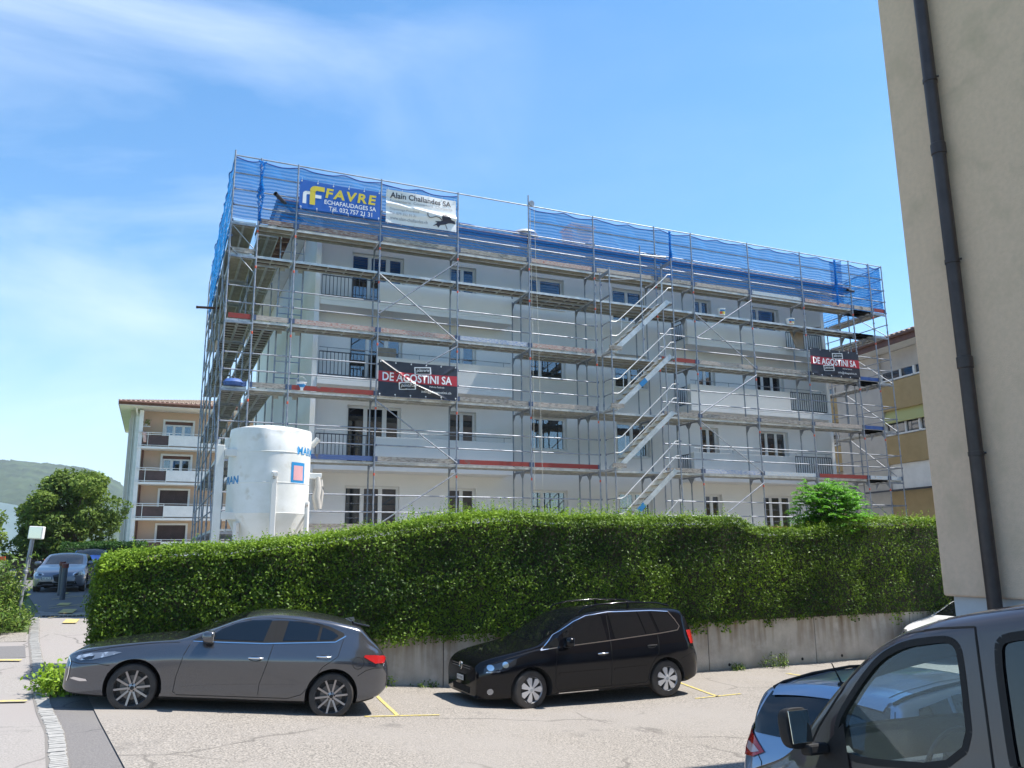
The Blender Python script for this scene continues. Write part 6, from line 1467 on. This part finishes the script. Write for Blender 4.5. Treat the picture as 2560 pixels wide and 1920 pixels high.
# silver coupe-like hatchback in the lane (front view) ------------------------------------------------
giu=dict(L=4.35,hw=.90,r=.315,wheels=(.85,3.48),tumble=.42,rc=.14,
 top=[(0,.58),(.03,.66),(.12,.73),(.35,.80),(.8,.90),(1.2,.965),(1.35,1.0),(1.8,1.22),(2.1,1.36),(2.4,1.44),(2.8,1.462),(3.3,1.42),(3.8,1.32),(4.1,1.12),(4.25,1.0),(4.32,.85),(4.35,.6)],
 bot=[(0,.30),(.1,.20),(1,.17),(3.5,.2),(4.2,.26),(4.35,.4)],belt=[(0,.54),(.2,.66),(.6,.78),(1.2,.90),(2,.96),(3.2,1.0),(4.0,.98),(4.35,.56)],
 W=[(0,.56),(.05,.68),(.18,.79),(.4,.86),(.8,.90),(3.5,.90),(4.0,.84),(4.35,.6)])
def smallcar(name,label,cat,paint,loc,fwd,group=None,plate_=None,spec=giu,pitch=0.):
    c=Car(name,label,cat,spec,paint,loc,fwd,group,pitch);c.finish();c.wheels('five')
    for ax in 'LR':
        c.panel('side_window',[(1.62,1.0),(2.0,1.2),(2.3,1.33),(2.6,1.36),(2.55,1.01)],ax,GL,None,.005);c.panel('side_window',[(2.68,1.02),(2.72,1.36),(3.1,1.34),(3.5,1.22),(3.6,1.12),(3.3,1.06)],ax,GL,None,.005)
        c.strip('door_seam',[(1.5,.95),(1.42,.6),(1.45,.3),(3.1,.3),(3.4,.8)],ax,M['arch'],.009);c.strip('door_seam',[(2.62,1.36),(2.6,.3)],ax,M['arch'],.009)
        c.panel('headlamp',[(.10,.60),(.12,.70),(.28,.75),(.48,.76),(.46,.68),(.28,.61)],ax,M['lamp'],None,.007,.04);c.panel('tail_lamp',[(4.0,.82),(4.05,.95),(4.25,.93),(4.28,.84)],ax,M['red'],None,.01,.04)
        sg=1 if ax=='R' else -1;c.panel('headlamp',[(sg*.50,.60),(sg*.46,.66),(sg*.56,.72),(sg*.72,.72),(sg*.70,.62),(sg*.60,.58)],'F',M['lamp'],None,.008,.05)
        c.panel('lamp_housing',[(sg*.54,.62),(sg*.52,.65),(sg*.60,.68),(sg*.66,.66),(sg*.63,.61)],'F',M['lampdark'],None,.012,.05);c.handle(2.45,.82,paint,ax);c.handle(3.2,.86,paint,ax)
    c.panel('windscreen',[(1.42,-.64),(1.38,0),(1.42,.64),(1.9,.60),(2.22,.55),(2.26,0),(2.22,-.55),(1.9,-.60)],'T',M['cglass'],None,.004,.1)
    c.panel('rear_window',[(-.52,1.04),(.52,1.04),(.46,1.28),(-.46,1.28)],'B',M['cglass'],None,.006,.1)
    c.panel('grille',[(-.17,.62),(0,.66),(.17,.62),(.10,.42),(0,.36),(-.10,.42)],'F',M['trim'],None,.004,.05)
    c.panel('lower_intake',[(-.66,.28),(-.6,.40),(-.18,.40),(-.10,.28)],'F',M['arch'],None,.006,.06);c.panel('lower_intake',[(.66,.28),(.6,.40),(.18,.40),(.10,.28)],'F',M['arch'],None,.006,.06);c.panel('lower_intake',[(-.1,.25),(-.16,.36),(.16,.36),(.1,.25)],'F',M['arch'],None,.007,.06)
    c.mirrors(1.72,1.02,paint,(.11,.12,.075))
    if plate_: numberplate(c,'F',.36,.52,plate_,.30,.08)
    return c
smallcar('silver_coupe','slate grey car facing the camera in the lane behind the bollards','car',M['paint_giu'],(-3.22,35.0,1.34),(.03,1),plate_='NE 48 58')
spb=dict(giu);spb['top']=[(0,.66),(.05,.80),(.2,.88),(.6,.97),(1.0,1.03),(1.3,1.2),(1.7,1.45),(2.0,1.58),(2.8,1.64),(3.6,1.6),(4.0,1.4),(4.2,1.1),(4.35,.7)]
spb['belt']=[(0,.6),(.2,.75),(.6,.88),(1.2,.98),(2,1.03),(3.4,1.06),(4.35,.66)]
smallcar('blue_hatchback','bright blue car partly hidden behind the left end of the hedge','car',M['paint_blue'],(-2.85,42.0,1.43),(.06,1),spec=spb)
smallcar('white_car','white car whose bonnet shows behind the sand coloured building corner','car',M['paint_white'],(17.35,14.95,-.02),(.995,.09))

# light blue estate in front of the van ------------------------------------------------
est=dict(L=4.56,hw=.88,r=.32,wheels=(.9,3.5),tumble=.36,rc=.10,
 top=[(0,.60),(.05,.70),(.2,.78),(.7,.88),(1.2,.97),(1.35,1.0),(1.8,1.23),(2.2,1.40),(2.5,1.46),(3.2,1.475),(3.9,1.45),(4.22,1.41),(4.28,1.36),(4.38,1.18),(4.47,.98),(4.52,.85),(4.55,.70),(4.56,.55)],
 bot=[(0,.34),(.1,.22),(1,.18),(3.6,.2),(4.3,.26),(4.56,.36)],belt=[(0,.55),(.2,.68),(.8,.82),(1.3,.91),(2.2,.96),(3.4,1.0),(4.2,1.02),(4.42,.95),(4.56,.52)],
 W=[(0,.55),(.05,.68),(.2,.79),(.5,.86),(.9,.88),(3.8,.88),(4.2,.85),(4.4,.80),(4.52,.74),(4.56,.66)])
tail=Vector((5.25,5.80,0));fw=Vector((-.968,-.25,0)).normalized();c=Car('light_blue_estate','light blue estate car seen from behind beside the brown van','car',est,M['paint_lblue'],tuple(tail-fw*4.56+Vector((0,0,.05))),(fw.x,fw.y))
c.finish();c.wheels('five')
for ax in 'LR':
    c.panel('side_window',[(1.65,1.0),(2.05,1.2),(2.4,1.33),(2.7,1.36),(2.66,1.01)],ax,GL,None,.005);c.panel('side_window',[(2.76,1.02),(2.8,1.36),(3.4,1.37),(3.45,1.05)],ax,GL,None,.005);c.panel('side_window',[(3.52,1.06),(3.48,1.36),(4.0,1.33),(4.12,1.12)],ax,GL,None,.005)
    c.strip('door_seam',[(1.5,.95),(1.44,.6),(1.5,.3),(3.1,.3),(3.45,.8)],ax,M['arch'],.008);c.strip('door_seam',[(2.71,1.36),(2.68,.3)],ax,M['arch'],.008);c.handle(2.5,.83,M['paint_lblue'],ax);c.handle(3.3,.86,M['paint_lblue'],ax)
    c.panel('headlamp',[(.1,.62),(.14,.70),(.5,.80),(.6,.79),(.4,.66)],ax,M['lamp'],None,.006,.05)
    c.panel('tail_lamp',[(4.20,.86),(4.22,1.0),(4.36,1.0),(4.50,.86),(4.50,.80),(4.40,.78)],ax,M['red'],None,.012,.04)
    sg=1 if ax=='R' else -1
    c.panel('tail_lamp',[(sg*.80,.84),(sg*.78,1.05),(sg*.66,.99),(sg*.50,.86),(sg*.62,.80)],'B',M['red'],None,.014,.04);c.panel('lamp_insert',[(sg*.74,.85),(sg*.72,.91),(sg*.62,.90),(sg*.55,.855),(sg*.64,.83)],'B',M['redlight'],None,.018,.04)
    mb=MB();mb.tube([(2.1,sg*.585,1.375),(2.3,sg*.60,1.405),(2.8,sg*.61,1.435),(3.5,sg*.605,1.432),(4.0,sg*.59,1.405),(4.18,sg*.58,1.375)],.015,8);mb.build('roof_rail',M['trim'],c.t,smooth=60)
c.panel('windscreen',[(1.45,-.62),(1.42,0),(1.45,.62),(1.9,.58),(2.2,.54),(2.24,0),(2.2,-.54),(1.9,-.58)],'T',M['cglass'],None,.004,.1)
c.panel('rear_window',[(-.70,1.0),(.70,1.0),(.66,1.10),(.57,1.345),(-.57,1.345),(-.66,1.10)],'B',M['cglass'],None,.006,.08)
c.strip('tailgate_seam',[(-.60,1.37),(-.72,1.0),(-.52,.78),(-.50,.55),(.50,.55),(.52,.78),(.72,1.0),(.60,1.37)],'B',M['arch'],.008)
c.strip('roof_seam',[(2.4,.50),(4.15,.48)],'T',M['arch'],.008);c.strip('roof_seam',[(2.4,-.50),(4.15,-.48)],'T',M['arch'],.008)
c.panel('spoiler',[(4.12,-.56),(4.12,.56),(4.27,.53),(4.27,-.53)],'T',M['paint_lblue'],None,.02,.1)
mb=MB();p,n=c.hit(3.98,0,'T');mb.lathe([(0,.03),(.03,.02),(.04,0)],12,(3.98,0,p.z));mb.tube([(3.98,0,p.z+.01),(4.12,0,p.z+.20)],.007,6,rs=[.009,.005]);mb.build('antenna',M['trim'],c.t,smooth=50)
p,n,t1,t2,mb=badge(c,'B',0,.87,.06);mb.tube([p+n*.012+(Vector((0,1,0))*math.cos(u)*.058+Vector((.3,0,-1))*(math.sin(u)*.022-.02)) for u in np.linspace(0,6.283,17)],.005,5,cap=False);mb.tube([p+n*.014+(Vector((0,1,0))*math.cos(u)*.022+Vector((.3,0,-1))*math.sin(u)*.045) for u in np.linspace(0,6.283,17)],.005,5,cap=False);mb.build('emblem',M['chrome'],c.t,smooth=50)
c.mirrors(1.75,1.02,M['paint_lblue']);numberplate(c,'B',0,.66,'NE 61 402')

# brown van in the foreground (hollow cab with real windows) ------------------------------------------------
van=dict(L=4.89,hw=.952,r=.33,wheels=(.92,3.92),tumble=.16,rc=.13,smooth=30,
 top=[(0,.72),(.04,.88),(.15,1.00),(.4,1.10),(.75,1.175),(.88,1.215),(1.0,1.32),(1.35,1.60),(1.65,1.80),(1.85,1.89),(2.15,1.945),(2.6,1.965),(3.2,1.97),(4.3,1.965),(4.7,1.93),(4.80,1.85),(4.85,1.5),(4.88,1.0),(4.89,.7)],
 bot=[(0,.36),(.05,.25),(.2,.20),(1.2,.2),(4.2,.22),(4.7,.28),(4.89,.36)],belt=[(0,.68),(.1,.86),(.4,1.0),(.75,1.085),(1.2,1.15),(2.0,1.18),(4.6,1.18),(4.89,.68)],
 W=[(0,.62),(.04,.74),(.14,.84),(.4,.91),(.8,.945),(1.2,.952),(4.5,.952),(4.75,.92),(4.86,.86),(4.89,.80)],
 side=[(0,.90),(.05,.96),(.12,.98),(.3,.99),(.5,1.0),(.7,1.0),(.85,.997),(.94,.99),(1,.975)])
c=Car('brown_van','dark brown metallic van parked in the foreground at the lower right','van',van,M['paint_brown'],(4.54,4.92,.13),(-.035,-1),pitch=-rad(9))
inn=dict(van);inn['L']=3.70
sh=lambda tb,dx,dy: [(max(0,min(3.70,x-1.06)),y-dy) for x,y in tb if .9<x<4.8]
inn['top']=[(0,1.05)]+[(x-1.06,z-.07) for x,z in van['top'] if 1.08<x<4.5]+[(3.70,1.88)]
inn['bot']=[(0,.48),(3.7,.48)];inn['belt']=[(0,1.03),(.3,1.13),(3.7,1.13)];inn['W']=[(0,.86),(.1,.87),(3.7,.87)];inn['rc']=.12
cav=loft(inn)
for v in cav.vertices: v.co.x+=1.06
me=boolean(c.me,cav)
def cutter(poly,y0,y1,axis='y'):
    mb=MB();mb.prism(poly,y0,y1);m2=mb.mesh('c')
    if axis=='z':
        for v in m2.vertices: v.co=Vector((v.co.x,v.co.z,v.co.y))
    bm=bmesh.new();bm.from_mesh(m2);bmesh.ops.recalc_face_normals(bm,faces=bm.faces);bm.to_mesh(m2);bm.free();return m2
FD=[(1.42,1.215),(2.31,1.215),(2.32,1.73),(2.29,1.78),(2.23,1.80),(1.97,1.79),(1.79,1.73),(1.62,1.60),(1.42,1.405)]
RD=[(2.54,1.215),(3.42,1.215),(3.44,1.26),(3.44,1.74),(3.40,1.79),(2.58,1.79),(2.52,1.74),(2.52,1.26)]
WS=[(1.04,-.74),(1.02,0),(1.04,.74),(1.56,.70),(1.62,0),(1.56,-.70)]
def chaikin(P,n=2):
    for _ in range(n):
        Q=[]
        for a,b in zip(P,P[1:]+P[:1]): Q+=[(a[0]*.8+b[0]*.2,a[1]*.8+b[1]*.2),(a[0]*.2+b[0]*.8,a[1]*.2+b[1]*.8)]
        P=Q
    return P
FD=chaikin(FD);RD=chaikin(RD)
BW=[(4.6,1.22),(5.2,1.22),(5.2,1.75),(4.6,1.75)]
me=boolean(me,cutter(FD,-1.3,1.3));me=boolean(me,cutter(RD,-1.3,1.3));me=boolean(me,cutter(WS,1.0,2.6,'z'))
c.me=me;c.finish();c.wheels('seven')
bm=bmesh.new();bm.from_mesh(c.me)
c.me.materials.append(M['dash'])
ids=[p.material_index for p in c.me.polygons]
for p in c.me.polygons:
    q=p.center;h=c.bvh.find_nearest(q)
    if h[3] is not None and h[3]>.012 and q.z>.46 and 1.0<q.x<4.85 and p.material_index==0: ids[p.index]=2
c.me.polygons.foreach_set('material_index',ids)
for ax in 'LR':
    c.panel('door_window',[(x+.0,z) for x,z in FD],ax,M['cglass_v'],None,-.012,.1)
    c.panel('rear_side_window',RD,ax,M['cglass'],None,-.008,.1)
    c.strip('window_rubber',FD,ax,M['trim'],.035,None,.002,closed=True);c.strip('window_rubber',RD,ax,M['trim'],.04,None,.002,closed=True)
    c.strip('door_seam',[(1.18,1.14),(1.16,.9),(1.18,.6),(1.30,.36),(2.35,.34),(2.41,.40),(2.42,1.2),(2.42,1.84),(2.2,1.85),(1.95,1.84),(1.74,1.765),(1.54,1.62),(1.28,1.38),(1.16,1.23)],ax,M['arch'],.010)
    c.strip('door_seam',[(3.55,1.84),(3.55,.36),(2.5,.34)],ax,M['arch'],.010);c.strip('roof_gutter',[(1.5,1.66),(1.75,1.83),(2.0,1.885),(2.3,1.90),(3.0,1.905),(4.6,1.90)],ax,M['arch'],.012)
    c.panel('mirror_base',[(1.24,1.16),(1.52,1.16),(1.49,1.40),(1.30,1.25)],ax,M['trim'],None,.010,.06)
    c.panel('headlamp',[(.06,.72),(.10,.90),(.30,1.0),(.50,1.02),(.46,.86),(.26,.74)],ax,M['lamp'],None,.007,.05)
    c.panel('tail_lamp',[(4.70,.9),(4.70,1.55),(4.82,1.5),(4.85,.9)],ax,M['red'],None,.01,.06)
    c.strip('bonnet_seam',[(.12,.90),(.4,1.02),(.8,1.09),(1.1,1.14)],ax,M['arch'],.012);c.handle(2.20,1.02,M['paint_brown'],ax);c.handle(2.62,1.02,M['paint_brown'],ax)
c.panel('windscreen',[(x,y) for x,y in WS],'T',M['cglass_v'],None,-.008,.1);c.strip('wiper_cowl',[(1.02,-.7),(1.0,0),(1.02,.7)],'T',M['trim'],.10,None,.004)
c.panel('rear_window',[(-.66,1.25),(.66,1.25),(.60,1.72),(-.60,1.72)],'B',M['cglass'],None,.006,.1);c.panel('grille',[(-.5,.72),(-.5,.84),(.5,.84),(.5,.72)],'F',M['trim'],None,.004,.08)
# mirror housings
for sg in (-1,1):
    bm=bmesh.new();bmesh.ops.create_icosphere(bm,subdivisions=4,radius=1)
    for v in bm.verts:
        q=v.co;e=.5;q.x=math.copysign(abs(q.x)**e,q.x);q.y=math.copysign(abs(q.y)**e,q.y);q.z=math.copysign(abs(q.z)**.6,q.z)
        if q.x>.15: q.x=.15+(q.x-.15)*.12
        v.co=Vector((1.31+q.x*.085,sg*(1.07+.0)+q.y*.085,1.385+q.z*.108))
    m2=bpy.data.meshes.new('door_mirror');bm.to_mesh(m2);bm.free();o=link('door_mirror',m2,c.t,[M['trim']],50)
    mb=MB()
    for (yy_,zz_,hy,hz) in ((0,.0,.078,.10),): mb.obox((1.339,sg*1.07+yy_,1.392+zz_),(.003,0,0),(0,hy*.9,0),(0,0,hz*.87))
    bevel(mb.build('mirror_face',M['mirrorglass'],o),.02,3)
    mb=MB();mb.obox((1.33,sg*.99,1.27),(.045,0,0),(0,.07,0),(0,0,.03));bevel(mb.build('mirror_foot',M['trim'],o),.015,2)
# cab
mb=MB();mb.prism([(1.08,.6),(1.08,1.10),(1.30,1.16),(1.62,1.17),(1.66,1.10),(1.58,.85),(1.45,.6)],-.84,.84);bevel(mb.build('dashboard',M['dash'],c.t),.03,3)
for y in (-.42,.42):
    mb=MB();mb.obox((2.08,y,.86),(.25,0,.03),(0,.25,0),(-.01,0,.08));bevel(mb.build('seat',M['seat'],c.t),.05,3)
    mb=MB();mb.obox((2.37,y,1.20),(.08,0,0),(0,.23,0),(.09,0,.32));bevel(mb.build('seat_back',M['seat'],c.t),.05,3)
    mb=MB();mb.obox((2.40,y,1.585),(.05,0,0),(0,.14,0),(.015,0,.085));mb.tube([(2.38,y-.05,1.45),(2.39,y-.05,1.55)],.008,6);mb.tube([(2.38,y+.05,1.45),(2.39,y+.05,1.55)],.008,6);bevel(mb.build('headrest',M['seat'],c.t),.03,3)
mb=MB();ctr=Vector((1.74,-.42,1.17));e1=Vector((0,1,0));e2=Vector((.42,0,.91)).normalized()
mb.tube([ctr+(e1*math.cos(u)+e2*math.sin(u))*.19 for u in np.linspace(0,2*math.pi,33)],.014,8,cap=False)
for u in (0,math.pi,-math.pi/2): mb.beam(ctr,ctr+(e1*math.cos(u)+e2*math.sin(u))*.185,.03,.014)
mb.lathe([(0,.03),(.06,.02),(.065,-.02),(0,-.05)],16,tuple(ctr),'y') if False else mb.obox(ctr,e1*.06,e2*.05,e1.cross(e2)*.02)
mb.build('steering_wheel',M['dash'],c.t,smooth=50)
mb=MB();mb.tube([(1.50,.05,1.17),(1.50,.05,1.33),(1.48,.05,1.36)],.012,6);mb.obox((1.50,.05,1.40),(.008,0,0),(0,.04,0),(0,0,.05));mb.build('phone_holder',M['trim'],c.t)
mb=MB();mb.tube([(1.30,.72,1.2),(1.50,.72,1.38),(1.66,.71,1.50)],.016,7);mb.build('grab_handle',M['greyplastic'],c.t,smooth=60)
mb=MB();mb.obox((1.78,0,1.70),(.012,0,0),(0,.11,0),(0,0,.035));bevel(mb.build('inner_mirror',M['trim'],c.t),.01,2)
mb=MB();mb.box(2.58,2.61,-.84,.84,.49,1.55);mb.build('partition',M['dash'],c.t)
numberplate(c,'F',0,.5,'NE 50 318')

# ---------------------------------------------------------------- summer haze
mb=MB();mb.box(-3200,3800,-1000,4800,-40,340)
hz=bpy.data.materials.new('haze_air');hz.use_nodes=True;nt=hz.node_tree;nt.nodes.clear();o_=N(nt,'ShaderNodeOutputMaterial');v_=N(nt,'ShaderNodeVolumePrincipled')
v_.inputs['Color'].default_value=(.80,.88,1,1);v_.inputs['Density'].default_value=.0002;v_.inputs['Anisotropy'].default_value=.1;nt.links.new(v_.outputs[0],o_.inputs['Volume'])
h_=mb.build('haze',hz);h_['kind']='stuff'
